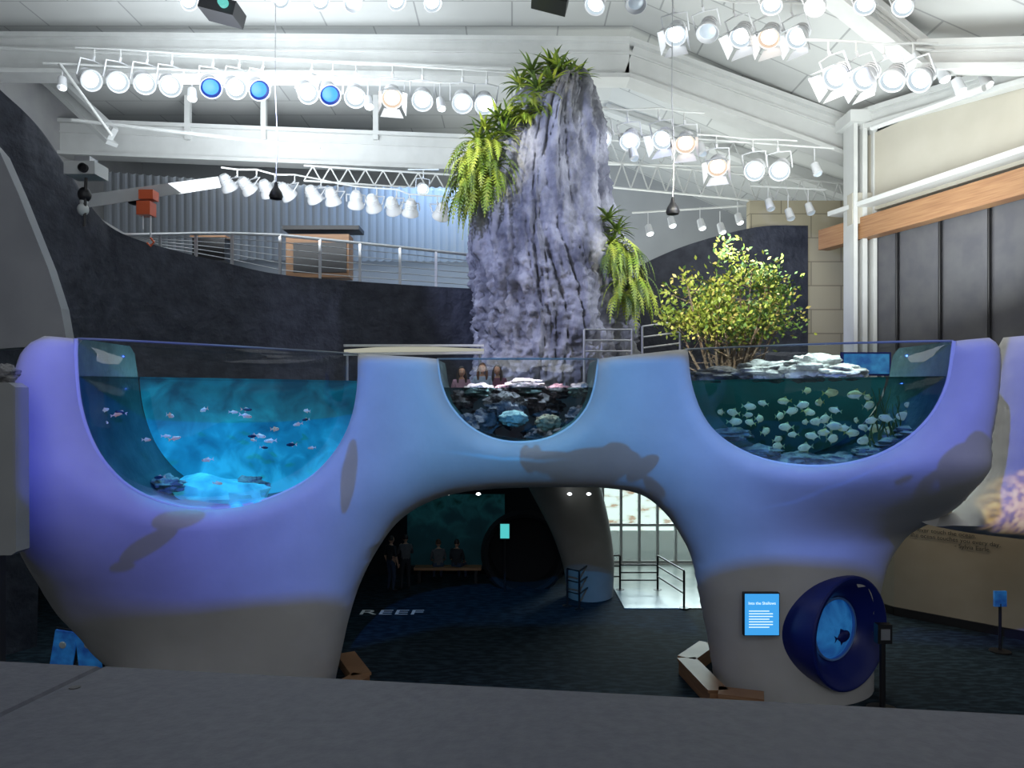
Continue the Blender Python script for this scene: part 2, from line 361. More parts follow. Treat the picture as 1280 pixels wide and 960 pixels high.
s.blob(solve(655,480,1.6),(.38,.3,.11),M['paler'],.4,2,seed=42)
s.obj('coral_reef_rockwork')
s=MB()
for px,py,k,r in ((900,468,1.7,(.5,.4,.13)),(960,464,1.6,(.6,.4,.18)),(1015,460,1.6,(.5,.4,.22)),(1050,466,1.6,(.4,.4,.13)),(1188,462,1.2,(.22,.4,.3)),(1180,505,1.2,(.22,.35,.25))): s.blob(solve(px,py,k),r,M['paler'],.4,2.2,seed=px)
for px,py in ((1145,540),(1125,553),(1095,566),(1050,575),(1000,573),(950,564),(915,543)): s.blob(solve(px,py,1.0),(.32,.4,.11),M['paler'],.45,2,28,18,seed=px)
s.obj('kelp_bed_rockwork')
s=MB(); kg=mat('kelp_green',(.06,.09,.02),.6,c2=(.14,.16,.03),ns=6)
for i in range(16):
    b=solve(1095+rnd.uniform(-6,28),558,.9); pts=[b+Vector((.05*math.sin(k*1.1+i),.03*math.cos(k+i),k*.13)) for k in range(rnd.randint(4,8))]
    s.tube(pts,[.03*(1-.8*k/len(pts)) for k in range(len(pts))],kg,5,.35)
s.obj('seaweed_clump')
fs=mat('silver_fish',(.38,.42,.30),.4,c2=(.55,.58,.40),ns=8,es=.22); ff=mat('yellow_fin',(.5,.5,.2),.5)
s=MB(); pos=[]
while len(pos)<44:
    px=rnd.gauss(1010,50) if len(pos)<30 else rnd.uniform(890,1150); py=rnd.gauss(528,17)
    if not(885<px<1150 and 486<py<566-abs(px-1025)**2*.0028): continue
    if any(abs(px-a)<11 and abs(py-b)<8 for a,b in pos): continue
    pos.append((px,py)); fishadd(s,solve(px,py,rnd.uniform(.6,1.3)),rnd.uniform(.15,.25),rnd.choice([0,math.pi])+rnd.uniform(-.7,.7),fs,ff,.55)
s.obj('silver_fish_school')
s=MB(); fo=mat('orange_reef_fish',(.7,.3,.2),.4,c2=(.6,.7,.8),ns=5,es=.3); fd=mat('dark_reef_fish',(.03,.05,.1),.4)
for i in range(34):
    px=rnd.uniform(115,400); py=rnd.uniform(510,612)
    if ((px-260)/150)**2+((py-500)/120)**2>1: continue
    fishadd(s,solve(px,py,rnd.uniform(.6,1.1)),rnd.uniform(.12,.2),rnd.choice([0,math.pi])+rnd.uniform(-.8,.8),fo if i%3 else fd,fo,.35)
s.obj('tropical_fish_school')
# ---------------------------------------------------------------- room
ceilm=brickmat('ceiling_panels',(.56,.57,.56),(.52,.53,.52),(.33,.34,.34),.35,.9,.45,.008)
s=MB(); xf=3.34; vs=[(-17,1,15.6),(xf,1,15.6),(17,1,15.6-.44*13.66),(-17,31,15.6),(xf,31,15.6),(17,31,15.6-.44*13.66)]
s.add(vs,[(0,1,4,3),(1,2,5,4)],ceilm); s.obj('ceiling',False)
s=MB(); s.box((0,14,-.1),(36,36,.2),M['carpet']); s.obj('floor',False)
bw=mat('back_wall_paint',(.30,.31,.32),.8,c2=(.34,.35,.36),ns=.6)
s=MB(); s.box((0,31.1,9.8),(34,.2,11.6),bw); s.obj('wall_back',False)
s=MB(); s.box((-15.6,16,7.8),(.2,30,15.6),M['greywall']); s.obj('wall_left',False)
dw=[(-80,14.2,20),(-40,14.6,72),(0,15,112),(40,15.5,150),(75,16.1,200),(110,16.8,255),(145,17.6,288),(200,18.5,308),(280,19.5,328),(350,20.3,343),(450,21,352),(600,21.5,361),(700,21.8,361),(760,22,350),(800,22,332),(860,22,306),(945,22,284),(1010,22.2,282)]
tp=[W(a,c,b) for a,b,c in dw]
def interp3(P,n=6):
    Q=[2*P[0]-P[1]]+P+[2*P[-1]-P[-2]];out=[]
    for i in range(1,len(Q)-2):
        for k in range(n):
            t=k/n;a,b,c,d=Q[i-1:i+3]; out.append(.5*((2*b)+(c-a)*t+(2*a-5*b+4*c-d)*t*t+(3*b-a-3*c+d)*t**3))
    return out+[P[-1]]
tp=interp3(tp); s=MB(); vs=[]; rows=8
for p in tp:
    zb_=0 if p.x<-10 else 4.05
    for k in range(rows+1): vs.append((p.x,p.y,p.z+(zb_-p.z)*k/rows))
    vs.append((p.x-.1,p.y+.35,p.z)); 
c=rows+2; fs2=[]
for i in range(len(tp)-1):
    for k in range(rows): fs2.append((i*c+k,i*c+k+1,(i+1)*c+k+1,(i+1)*c+k))
    fs2.append((i*c,(i+1)*c,(i+1)*c+rows+1,i*c+rows+1))
s.add(vs,fs2,M['darkwall']); s.obj('wall_balcony',angle=60)
bd=[p for p in tp if p.x>-9.6 and p.x<-.5]; s=MB(); vs=[];
for p in bd: vs+= [(p.x,p.y+.1,p.z-.05),(p.x-2,30.9,p.z-.05)]
s.add(vs,[(2*i,2*i+2,2*i+3,2*i+1) for i in range(len(bd)-1)],M['greywall']); s.obj('balcony_floor',False)
rt=[(150,17.8,294,288),(200,18.6,293,309),(245,19.1,292,318),(290,19.7,292,328),(350,20.4,294,343),(400,20.8,299,348),(450,21.1,304,352),(500,21.3,309,355),(545,21.4,314,358),(592,21.6,319,361)]
s=MB(); tops=[W(a,c,b) for a,b,c,d in rt]; bots=[W(a,d+3,b) for a,b,c,d in rt]
s.tube(tops,.045,M['metal'],8)
for a,b in zip(tops,bots): s.beam(a,b,.07,.07,M['metal'])
for i in range(len(tops)-1):
    for k in range(1,6):
        f=k/6; s.tube([tops[i]*(1-f)+bots[i]*f,tops[i+1]*(1-f)+bots[i+1]*f],.012,M['metal'],5)
s.obj('balcony_railing')
s=MB(); s.box(W(400,322,22.6),(1.9,.6,1.3),M['wood']); s.box(W(400,322,22.28),(1.6,.04,.9),M['black']); s.box(W(405,288,22.6),(2.3,.8,.12),M['black']); s.obj('balcony_display_case')
s=MB(); s.box(W(265,312,21),(.9,.5,.7),M['black']); s.box(W(265,298,21),(1.0,.6,.06),M['wood']); s.obj('balcony_bench')
s=MB(); pts=[(-60,120),(0,190),(22,240),(42,290),(60,335),(76,385),(84,430),(-60,440)]; 
fr=[W(a,b,11.4) for a,b in pts]; bk=[p+Vector((-.05,.3,0)) for p in fr]; n=len(fr)
s.add(fr+bk,[tuple(range(n)),tuple(range(2*n-1,n-1,-1))]+[(i,(i+1)%n,n+(i+1)%n,n+i) for i in range(n)],mat('partition_grey',(.26,.27,.29),.8,c2=(.31,.32,.34),ns=1)); s.obj('curved_partition_wall',False)
# ribbed canopy
s=MB(); cols=150; rws=10; vs=[]
for i in range(cols+1):
    px=130+500*i/cols
    for j in range(rws+1):
        t=j/rws; d=24+5.5*t; py=(215+20*math.sin((px-130)/500*2))*(1-t)+(325+.01*(px-300))*t-22*math.sin(math.pi*t)*.5
        p=W(px,py,d); p.z+=(.045 if i%3==0 else 0); vs.append(p)
s.add(vs,[(i*(rws+1)+j,(i+1)*(rws+1)+j,(i+1)*(rws+1)+j+1,i*(rws+1)+j+1) for i in range(cols) for j in range(rws)],mat('canopy_fabric',(.40,.42,.44),.7)); s.obj('ribbed_canopy',angle=20)
def ibeam(s,p,q,w,h,m=None):
    m=m or M['steelwhite']; p=Vector(p);q=Vector(q); u=Vector((0,0,h/2)); s.beam(p,q,w*.5,h,m); s.beam(p+u,q+u,w,.12,m); s.beam(p-u,q-u,w,.12,m); s.beam(p+u*.35,q+u*.35,w*.62,.05,m)
s=MB(); a=Vector((-15.4,20.6,14.75));b=Vector((xf-.1,20.6,14.6));c_=W(1062,178,20.6)
ibeam(s,a,b,.7,1.0);ibeam(s,b,c_,.7,1.0); ibeam(s,c_,c_+Vector((5,-1,-.3)),.6,.7)
s.obj('roof_girder',False)
s=MB(); ibeam(s,W(40,172,25.5),W(640,196,25.5),.6,1.1)
for px in(235,330,470): s.beam(W(px,120,25.3),W(px,175,25.3),.18,.18,M['steelwhite'])
ibeam(s,W(60,95,24),W(140,170,23),.4,.5); s.obj('rear_roof_beam',False)
s=MB(); ibeam(s,W(760,128,26),W(1080,240,24),.5,.7); ibeam(s,W(985,-60,15.5),W(1150,72,15.8),.5,.5); ibeam(s,W(1150,72,15.8),W(1330,70,14),.5,.5); ibeam(s,W(1080,150,19.3),W(1300,85,14.8),.3,.4); s.obj('sloping_roof_beam',False)
def truss(s,p,q,h,n,r=.035):
    p=Vector(p);q=Vector(q); u=Vector((0,0,h)); s.tube([p,q],r,M['steelwhite'],6); s.tube([p+u,q+u],r,M['steelwhite'],6)
    for i in range(n):
        a=p+(q-p)*i/n; b=p+(q-p)*(i+.5)/n+u; c=p+(q-p)*(i+1)/n; s.tube([a,b],r*.7,M['steelwhite'],5); s.tube([b,c],r*.7,M['steelwhite'],5)
s=MB(); truss(s,W(745,232,24),W(1060,262,23),.8,14); truss(s,W(750,205,25),W(1060,210,24.5),.8,12); truss(s,W(1085,200,19.5),W(1240,195,16.5),.9,7); truss(s,W(380,226,24.3),W(600,240,24.3),.5,10); s.obj('roof_truss')
s=MB(); pz=lambda a,b,c,d,r=.05: s.tube([W(*a),W(*b)],r,M['steelwhite'],8)
pz((0,60,20.1),(640,86,20.1),0,0,.05); pz((90,150,21),(400,185,21),0,0); pz((1090,160,18),(1230,110,15),0,0,.07); pz((1115,150,19),(1118,300,19),0,0,.03); pz((1200,150,17),(1203,215,17),0,0,.03); pz((75,80,19),(140,170,19),0,0,.04)
s.obj('conduit_pipes')
# column and right walls
s=MB(); cb=W(1075,200,19.4); s.box((cb.x,19.4,6.3),(.12,.56,12.6),M['steelwhite']); s.box((cb.x-.25,19.4,6.3),(.10,.6,12.6),M['steelwhite']); s.box((cb.x+.25,19.4,6.3),(.10,.6,12.6),M['steelwhite']); s.box((cb.x,19.4,.1),(.9,.9,.2),M['steelwhite']); s.box((cb.x,19.4,12.5),(.9,.9,.3),M['steelwhite']); s.obj('steel_column',False)
A=Vector((8.95,19.9,0)); D=(Vector((10.39,15,0))-Vector((8.77,20,0))).normalized(); B=A+D*8
cream=mat('cream_wall',(.46,.43,.36),.8,c2=(.52,.49,.42),ns=.7)
u=Vector((0,0,1)); s=MB(); 
N_=Vector((-D.y,D.x,0));  N_=N_ if N_.x<0 else -N_
s.beam(A+u*11.1-N_*.3,B+u*11.1-N_*.3,.3,2.0,cream); s.beam(A+u*7-N_*.5,B+u*7-N_*.5,.2,5.8,M['blind']); s.obj('wall_right',False)
s=MB(); s.beam(A+u*9.65-D*.8,B+u*9.65,.35,.55,M['wood']); s.obj('trim_1',False)
s=MB(); s.beam(A+u*10.25+N_*.05-D*.3,B+u*10.25+N_*.05,.5,.12,M['white']); s.obj('trim_2',False)
s=MB()
for i in range(6):
    p=A+D*(.3+i*1.25); q=p+D*1.17
    vs=[];k=10
    for j in range(k+1):
        x=p+(q-p)*j/k-N_*(.28+.015*math.cos(j*math.pi)); vs+=[x+u*4.8,x+u*9.45]
    s.add(vs,[(2*j,2*j+2,2*j+3,2*j+1) for j in range(k)],M['blind']); s.tube([p-N_*.2+u*4.8,p-N_*.2+u*9.45],.03,M['black'],6)
s.obj('window_blinds',angle=80)
bk=brickmat('tan_blocks',(.36,.32,.23),(.40,.36,.26),(.20,.18,.13),.5,.9,.36,.008,rot=(math.pi/2,0,0))
s=MB(); s.box((9.3,22.4,7.6),(4.3,.3,7.2),bk); s.obj('wall_rear_block',False)
s=MB(); s.box(W(1110,262,19.3),(2.0,.3,.8),cream); s.obj('trim_3',False)
low=[(8.7,19.2),(9.25,17.9),(11.1,16),(14.5,12.6)]; s=MB(); vs=[]
for x,y in low: vs+=[(x,y,0),(x,y,4.0)]
s.add(vs,[(2*i,2*i+2,2*i+3,2*i+1) for i in range(3)],mat('warm_beige_wall',(.30,.27,.21),.8,c2=(.34,.31,.25),ns=1)); s.obj('wall_lower_right',False)
s=MB()
for i in range(3): s.beam((*low[i],.1),(*low[i+1],.1),.08,.2,M['black'])
s.obj('baseboard_right',False)
s=MB(); s.box((12.7,16.5,4.15),(7.5,10,.3),M['greywall']); s.obj('upper_floor_slab',False)
M['ink']=mat('wall_lettering',(.03,.03,.03),.6)
ang=math.atan2(16-17.9,11.1-9.25)
wt=Vector((9.25,17.9,0)).lerp(Vector((11.1,16,0)),.42)+Vector((-.05,-.05,0)); q=text('wall_lettering','never touch the ocean.\n    But the ocean touches you every day.\n                             - Sylvia Earle',.135,(wt.x,wt.y,2.1),(math.pi/2,0,ang),M['ink'])
# deck behind the tanks
DK=4.25
s=MB(); s.box((.6,18.9,DK-.15),(15,6,.3),M['darkwall']); s.obj('upper_deck',False)
s=MB(); s.box((3.9,18.2,5.1),(1.5,1.2,1.7),M['darkwall']); s.obj('raised_platform',False)
s=MB(); 
for a,b,h0 in (((730,412),(790,412),440),((790,412),(790,412),440),((803,408),(850,402),432)):
    p=W(a[0],a[1],17.1);q=W(b[0],b[1],17.1)
    for e in(p,q): s.tube([e,Vector((e.x,e.y,DK))],.03,M['metal'],8)
    for k in(0,.25,.5): s.tube([p-Vector((0,0,k)),q-Vector((0,0,k))],.022,M['metal'],6)
s.obj('deck_handrail')
s=MB(); pp=W(1082,455,16.4); s.box(pp,(1.1,.06,.52),M['bluepaint']); s.box(pp-Vector((0,.04,0)),(1.0,.02,.44),mat('blue_info_print',(.02,.12,.4),.4,c2=(.05,.3,.6),ns=5,es=.3))
for e in(-.4,.4): s.tube([pp+Vector((e,.04,-.2)),(pp.x+e,pp.y+.04,DK)],.03,M['metal'])
s.obj('information_panel')
s=MB(); s.add([W(430,437,17),W(470,434,17),W(530,433,17),W(605,436,17),W(605,439,17),W(430,441,17)],[(0,1,2,3,4,5)],emat('canopy_glow',(.8,.8,.65),.5)); s.beam(W(430,432,16.9),W(605,432,16.9),.1,.05,M['white']); s.beam(W(430,443,16.9),W(605,441,16.9),.1,.06,M['white'])
for px in(434,600): s.tube([W(px,440,16.95),Vector((W(px,440,16.95).x,16.95,DK))],.03,M['metal'])
s.obj('lit_canopy_edge',False)
# ---- under the deck
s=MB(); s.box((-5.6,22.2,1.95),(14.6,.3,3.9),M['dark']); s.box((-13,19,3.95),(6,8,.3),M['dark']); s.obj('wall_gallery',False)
s=MB(); M['gw']=glow('gallery_tank_glow',[(0,(.002,.015,.02)),(.45,(.003,.022,.03)),(.75,(.008,.06,.07)),(1,(.0,.015,.015))],.25,2.5,(0,3))
g0=W(570,662,22.0); s.box(g0,(2.9,.05,2.1),M['gw']); s.beam(g0+Vector((-1.5,-.05,-1.1)),g0+Vector((1.5,-.05,-1.1)),.1,.1,M['black']); s.obj('gallery_aquarium_window',False)
s=MB(); s.box(W(631,664,20),(.24,.05,.38),mat('teal_screen',(0,.1,.1),.3,emit=(.1,.65,.65),es=.9)); s.box(W(631,664,20.06),(.3,.05,.44),M['black']); s.tube([W(631,674,20.06),(W(631,664,20).x,20.06,0)],.03,M['black']); s.obj('lit_teal_sign')
s=MB(); ps=[W(738,742,19.6),W(735,700,19.6),W(726,660,19.6),W(714,625,19.6),W(700,590,19.6)]; ps[0].z=0; s.tube(interp3(ps),[.60+.014*i for i in range(25)],mat('column_plaster',(.22,.21,.19),.8,c2=(.27,.26,.24),ns=1),32); s.obj('leaning_plaster_column')
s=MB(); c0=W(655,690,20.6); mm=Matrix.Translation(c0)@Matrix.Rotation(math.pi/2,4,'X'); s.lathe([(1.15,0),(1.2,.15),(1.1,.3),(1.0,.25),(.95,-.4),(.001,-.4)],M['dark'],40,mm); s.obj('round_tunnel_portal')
s=MB()
for px in(598,712,736,560): s.lathe([(.0,.05),(.05,.03),(.06,0),(.03,-.02),(0,-.02)],M['on'],10,Matrix.Translation(W(px,618,18.5)))
s.obj('downlights')
# glazing
s=MB(); gx0,gx1=2.3,9.2
for i in range(13):
    x=gx0+(gx1-gx0)*i/12; s.box((x,23.4,1.95),(.07,.16,3.9),M['white'])
for z in(.08,1.25,3.8): s.box(((gx0+gx1)/2,23.4,z),(gx1-gx0,.12,.08),M['white'])
s.obj('window_1',False)
s=MB(); s.box(((gx0+gx1)/2,23.45,1.95),(gx1-gx0,.02,3.8),M['acrylic']); s.obj('window_glass',False)
ext=mat('street_daylight_glow',(.76,.85,.78),.8,c2=(.45,.30,.20),ns=1.6,es=1.25,ramp=(.52,.66),stretch=(1,1,2.5))  # daylight on the street painted in as emission
s=MB(); s.box((6.5,29.5,2),(12,.1,4.2),ext); s.box((6.5,26.5,-.05),(12,6,.1),mat('pavement_daylight_glow',(.8,.85,.8),.8,es=.9,emit=(.85,.95,.85))); s.obj('street_facade',False)  # pavement carries its daylight as emission too
s=MB(); s.box((5.8,20.9,.012),(6,5,.02),M['tile']); s.obj('floor_tile',False)
s=MB()
def rail(pts,h=.95):
    pts=[Vector(p) for p in pts]
    for p in pts: s.tube([p,p+Vector((0,0,h))],.03,M['black'],6); s.lathe([(.12,0),(.12,.03),(0.001,.03)],M['black'],12,Matrix.Translation(p))
    for k in(h,h*.7,h*.4): s.tube([p+Vector((0,0,k)) for p in pts],.022,M['black'],6)
rail([FL(709,758),FL(724,762),FL(752,738),FL(775,738)]); rail([FL(775,738),FL(822,738)],.7); rail([FL(822,738),FL(855,761)],.95)
s.obj('queue_railing')
text('floor_lettering','REEF',.62,(-2.95,17.9,.01),(0,0,0),mat('floor_paint',(.35,.4,.42),.6,emit=(.3,.35,.4),es=.15),ext=.001).scale=(1.25,.9,1)
def plinth(pts,h):
    s=MB(); P=[FL(*p) for p in pts]
    for i in range(len(P)-1):
        a,b=P[i],P[i+1]; s.beam(a+Vector((0,0,h/2)),b+Vector((0,0,h/2)),.3,h,M['wood']); s.beam(a+Vector((0,0,h)),b+Vector((0,0,h)),.36,.05,M['wood'])
    s.obj('wooden_plinth',False)
plinth([(885,822),(858,842),(898,885),(955,892)],.28); plinth([(432,830),(452,858),(405,885)],.2)
# A-frame sign
s=MB(); b0=FL(98,838)
M['poster']=mat('blue_poster',(.01,.05,.30),.5,c2=(.03,.25,.65),ns=3,es=.2)
for e,r in((-.28,.16),(.2,-.12)):
    R=Matrix.Rotation(r,3,'Y'); s.box(b0+Vector((e,0,.38)),(.42,.06,.76),M['poster'],R); s.box(b0+Vector((e,.04,.38)),(.48,.04,.82),M['black'],R); s.lathe([(0.001,0),(.07,0),(.05,.01),(0.001,.01)],M['white'],12,Matrix.Translation(b0+Vector((e,-.04,.5)))@Matrix.Rotation(math.pi/2,4,'X'))
s.box(b0+Vector((0,0,.03)),(1,.4,.05),M['black']); s.obj('folding_poster_stand',False)
s=MB(); b0=FL(1103,888); s.tube([b0,b0+Vector((0,0,1.15))],.05,M['black']); s.box(b0+Vector((0,-.02,1.3)),(.24,.14,.32),M['black']); s.box(b0+Vector((0,-.1,1.3)),(.15,.02,.18),M['metal']); s.lathe([(.25,0),(.25,.03),(.05,.06)],M['black'],20,Matrix.Translation(b0)); s.obj('hand_sanitizer_stand')
s=MB(); b0=FL(1250,815); s.tube([b0,b0+Vector((0,0,1.0))],.03,M['black']); s.box(b0+Vector((0,0,1.1)),(.25,.05,.32),M['poster']); s.lathe([(.2,0),(.2,.03),(.03,.05)],M['black'],20,Matrix.Translation(b0)); s.obj('sign_post')
# counter
top=4.85
def fe(x): # far edge
    x0,y0=-.689,.9955; x1,y1=.571,.825; return y0+(y1-y0)*(x-x0)/(x1-x0)
s=MB()
def slab(xa,xan,xb,xbn):
    v=[(xan,-.6),(xbn,-.6),(xb,fe(xb)),(xa,fe(xa))]; vs=[(x,y,top-.06) for x,y in v]+[(x,y,top-.004) for x,y in v]
    c=Vector((sum(x for x,y in v)/4,sum(y for x,y in v)/4)); vs+=[(x+(.004 if x<c.x else -.004),y+(.004 if y<c.y else -.004),top) for x,y in v]
    f=[(3,2,1,0),(8,9,10,11)]
    for o in(0,4):
        for i in range(4): f.append((o+i,o+(i+1)%4,o+4+(i+1)%4,o+4+i))
    s.add(vs,f,M['counter'])
slab(-3,-3,-.541,-.85); slab(-.538,-.847,3,3)
vs=[(-3,-.5,0),(3,-.5,0),(3,fe(3)-.05,0),(-3,fe(-3)-.05,0)]; s.add(vs+[(x,y,top-.06) for x,y,z in vs],[(0,1,2,3),(4,5,6,7),(0,1,5,4),(1,2,6,5),(2,3,7,6),(3,0,4,7)],M['black'])
s.lathe([(.0,.001),(.006,.001),(.007,0)],M['black'],10,Matrix.Translation((-.532,.90,top)))
s.obj('parapet_counter',False)
# ---------------------------------------------------------------- rock spire
prof=[(470,600,790),(445,603,787),(400,600,786),(350,597,783),(320,593,775),(300,592,766),(250,599,757),(210,610,752),(180,620,749),(160,630,746),(140,643,743),(120,658,741),(105,672,738),(95,682,734),(88,692,728),(84,700,722)]
RD=19.0; rowsR=250; seg=290; s=MB(); vs=[]
zs=[(E+(500-y)/FP*RD,((l+r)/2-640)/FP*RD,(r-l)/2/FP*RD) for y,l,r in prof]; zs=[(DK,zs[0][1],zs[0][2])]+zs
zz=[z[0] for z in zs]
for i in range(rowsR+1):
    z=DK+(zz[-1]-DK)*(i/rowsR); cx=np.interp(z,zz,[q[1] for q in zs]); r=np.interp(z,zz,[q[2] for q in zs])
    for k in range(seg):
        a=2*math.pi*k/seg; d=Vector((math.cos(a),math.sin(a),0)); h=(z-DK)/9.4
        wx=noise.noise(Vector((d.x*2,d.y*2,z*.5)))*.35
        fl=noise.fractal(Vector((d.x*2.8+wx,d.y*2.8,z*.13)),.9,2,3)*.34
        g=abs(noise.noise(Vector((d.x*3.6+wx*1.5+9,d.y*3.6,z*.16))));  groove=-.22*max(0,1-g/.11)
        g2=abs(noise.noise(Vector((d.x*6+wx*2+3,d.y*6,z*.35+4))));  groove+=-.12*max(0,1-g2/.12)
        lump=noise.fractal(Vector((d.x*r*2.4,d.y*r*2.4,z*2.3)),.7,2,5)*(.24 if h<.42 else .09+.15*max(0,1-(h-.42)/.1))
        fine=noise.fractal(Vector((d.x*r*8,d.y*r*8,z*7)),.6,2,3)*(.09 if h<.45 else .06)
        k2=min(1,r/.9)
        rr=r*1.06+(fl+groove+lump+fine)*k2*.75
        vs.append((cx+d.x*rr,RD+.1+d.y*rr*.9,z+.1*fl))
fs3=[(i*seg+k,i*seg+(k+1)%seg,(i+1)*seg+(k+1)%seg,(i+1)*seg+k) for i in range(rowsR) for k in range(seg)]; fs3.append(tuple(rowsR*seg+k for k in range(seg)))
s.add(vs,fs3,M['rock']); s.obj('rock_spire',angle=80)
# ---- foliage
gl=mat('fern_bright',(.22,.36,.03),.5,c2=(.46,.50,.07),ns=3); gd=mat('fern_dark',(.05,.10,.02),.5,c2=(.14,.21,.03),ns=3)
def frond(s,p,d,L,w,m,droop=1.2,leaf=True,n=14):
    p=Vector(p); d=Vector(d).normalized(); st=L/n; pts=[p.copy()]
    for i in range(n): d=(d+Vector((0,0,-droop*st/L*1.3))).normalized(); p=p+d*st; pts.append(p.copy())
    side=d.cross(Vector((0,0,1)));  side=side.normalized() if side.length>.05 else Vector((1,0,0))
    vs=[];f=[]
    if leaf:
        s.tube(pts[::2]+[pts[-1]],.008,m,3)
        for i in range(1,n):
            t=i/n; ww=w*math.sin(math.pi*min(1,t*.9+.12)); dr=(pts[i+1]-pts[i-1]).normalized()
            for e in(-1,1):
                o=len(vs); vs+=[pts[i]-dr*st*.45,pts[i]+dr*st*.45,pts[i]+side*e*ww+dr*st*.7+Vector((0,0,-.25*ww))]; f.append((o,o+1,o+2))
    else:
        for i,q in enumerate(pts):
            ww=w*math.sin(math.pi*min(1,i/n*.85+.15))*.5; vs+=[q-side*ww,q+Vector((0,0,-ww*.3)),q+side*ww]
        for i in range(n): f+= [(3*i,3*i+1,3*i+4,3*i+3),(3*i+1,3*i+2,3*i+5,3*i+4)]
    s.add(vs,f,m)
def cluster(s,c,n,L,w,ms,bias=(0,-.3,.3),leaf=True,droop=1.2,sp=.3):
    for i in range(n):
        a=rnd.uniform(0,2*math.pi); d=Vector((math.cos(a),math.sin(a),rnd.uniform(.0,1.0)))+Vector(bias)
        frond(s,Vector(c)+Vector((rnd.uniform(-sp,sp),rnd.uniform(-sp,sp)*.5,rnd.uniform(-sp,sp))),d,L*rnd.uniform(.7,1.15),w,rnd.choice(ms),droop,leaf)
def rosette(s,c,n,L,w,ms):
    for i in range(n):
        a=i*2.4; el=.15+1.1*(i/n); d=Vector((math.cos(a)*math.cos(el),math.sin(a)*math.cos(el),math.sin(el)))
        frond(s,c,d,L*rnd.uniform(.8,1.1),w,rnd.choice(ms),.9,False,8)
s=MB()
for px,py,d in((690,84,18.9),(665,92,18.7),(712,96,18.7),(650,108,18.6),(690,104,18.4),(672,112,18.3),(722,100,19),(700,88,18.6)): rosette(s,W(px,py,d),34,.62,.075,[gd,gd,gl])
cluster(s,W(662,134,18.1),70,.62,.10,[gl],(-.2,-.5,.1),True,1.6,.34)
s.obj('spire_top_fern')
s=MB()
for px,py in((622,150),(605,162),(630,168),(612,182),(598,178),(636,150)): rosette(s,W(px,py,18.1),30,.58,.075,[gd,gl,gd])
cluster(s,W(605,195,18.0),85,1.1,.12,[gl,gl,gd],(-.4,-.6,0),True,2.0,.38)
cluster(s,W(598,222,18.0),85,1.25,.13,[gl],(-.35,-.5,-.2),True,2.6,.35)
s.obj('spire_side_fern')
s=MB()
for px,py in((760,275),(771,290),(765,305)): rosette(s,W(px,py,17.9),28,.55,.075,[gd,gl,gd])
cluster(s,W(776,318,17.7),70,1.0,.11,[gl,gd],(.3,-.5,-.1),True,2.2,.32)
cluster(s,W(788,358,17.6),60,.95,.11,[gl,gl,gd],(.4,-.5,-.1),True,2.6,.28)
s.obj('spire_right_fern')
# ---- tree
tr=mat('tree_bark',(.16,.11,.07),.9,c2=(.25,.2,.15),ns=10,bump=.5); l1=mat('leaf_yellow_green',(.44,.48,.08),.5,c2=(.26,.38,.06),ns=2); l2=mat('leaf_green',(.07,.16,.05),.5,c2=(.14,.25,.06),ns=2); l3=mat('leaf_gold',(.58,.50,.15),.5)
tree=empty('mangrove_tree'); tc_=W(912,378,16.6); s=MB(); root=Vector((tc_.x,16.6,4.75)); tips=[]
for i in range(22):
    a=i*2.4; tgt=tc_+Vector((math.cos(a)*rnd.uniform(.5,1.3),math.sin(a)*rnd.uniform(.3,1.0),rnd.uniform(-.7,.9)))
    mid=root.lerp(tgt,.5)+Vector((rnd.uniform(-.2,.2),rnd.uniform(-.2,.2),.1)); pts=interp3([root+Vector((rnd.uniform(-.2,.2),0,0)),mid,tgt],5)
    s.tube(pts,[.05*(1-.85*k/len(pts)) for k in range(len(pts))],tr,6)
    for j in range(8):
        b=pts[4+j%6]; e=b+Vector((rnd.uniform(-.45,.45),rnd.uniform(-.5,.5),rnd.uniform(0,.5))); s.tube([b,e],[.015,.005],tr,4); tips.append(e)
    tips.append(tgt)
s.tube([root+Vector((0,0,-.1)),root,root+Vector((0,0,.4))],[.16,.12,.09],tr,10); s.obj('trunk_and_branches',parent=tree)
s=MB()
tips+= [tc_+Vector((-.1,0,1.2)),tc_+Vector((.1,0,1.05)),tc_+Vector((-.15,0,1.0)),tc_+Vector((1.35,0,.3)),tc_+Vector((1.2,0,.1)),tc_+Vector((-1.3,0,-.2)),tc_+Vector((-1.15,0,-.45))]
for tpt in tips:
    if tpt.z<tc_.z-.8: continue
    lx=(tpt.x-tc_.x)/1.5
    for j in range(48):
        r=Vector((rnd.gauss(0,1),rnd.gauss(0,1),rnd.gauss(0,1)))*.145; q=tpt+r
        d=Vector((rnd.uniform(-1,1),rnd.uniform(-1,1),rnd.uniform(-.2,1))).normalized(); sd=d.cross(Vector((rnd.random(),rnd.random(),rnd.random()))).normalized(); L=rnd.uniform(.09,.15)
        m=rnd.choices([l1,l2,l3],[.5-.3*lx,.36+.3*lx,.14])[0]
        s.add([q,q+d*L*.5+sd*L*.24,q+d*L,q+d*L*.5-sd*L*.24],[(0,1,2,3)],m)
s.obj('leaves',parent=tree)
s=MB(); s.lathe([(.0,0),(1.1,0),(1.25,.45),(1.17,.45),(1.05,.4),(0.0,.4)],M['plaster'],32,Matrix.Translation((tc_.x+.3,17.3,DK))); s.obj('planter',parent=tree)
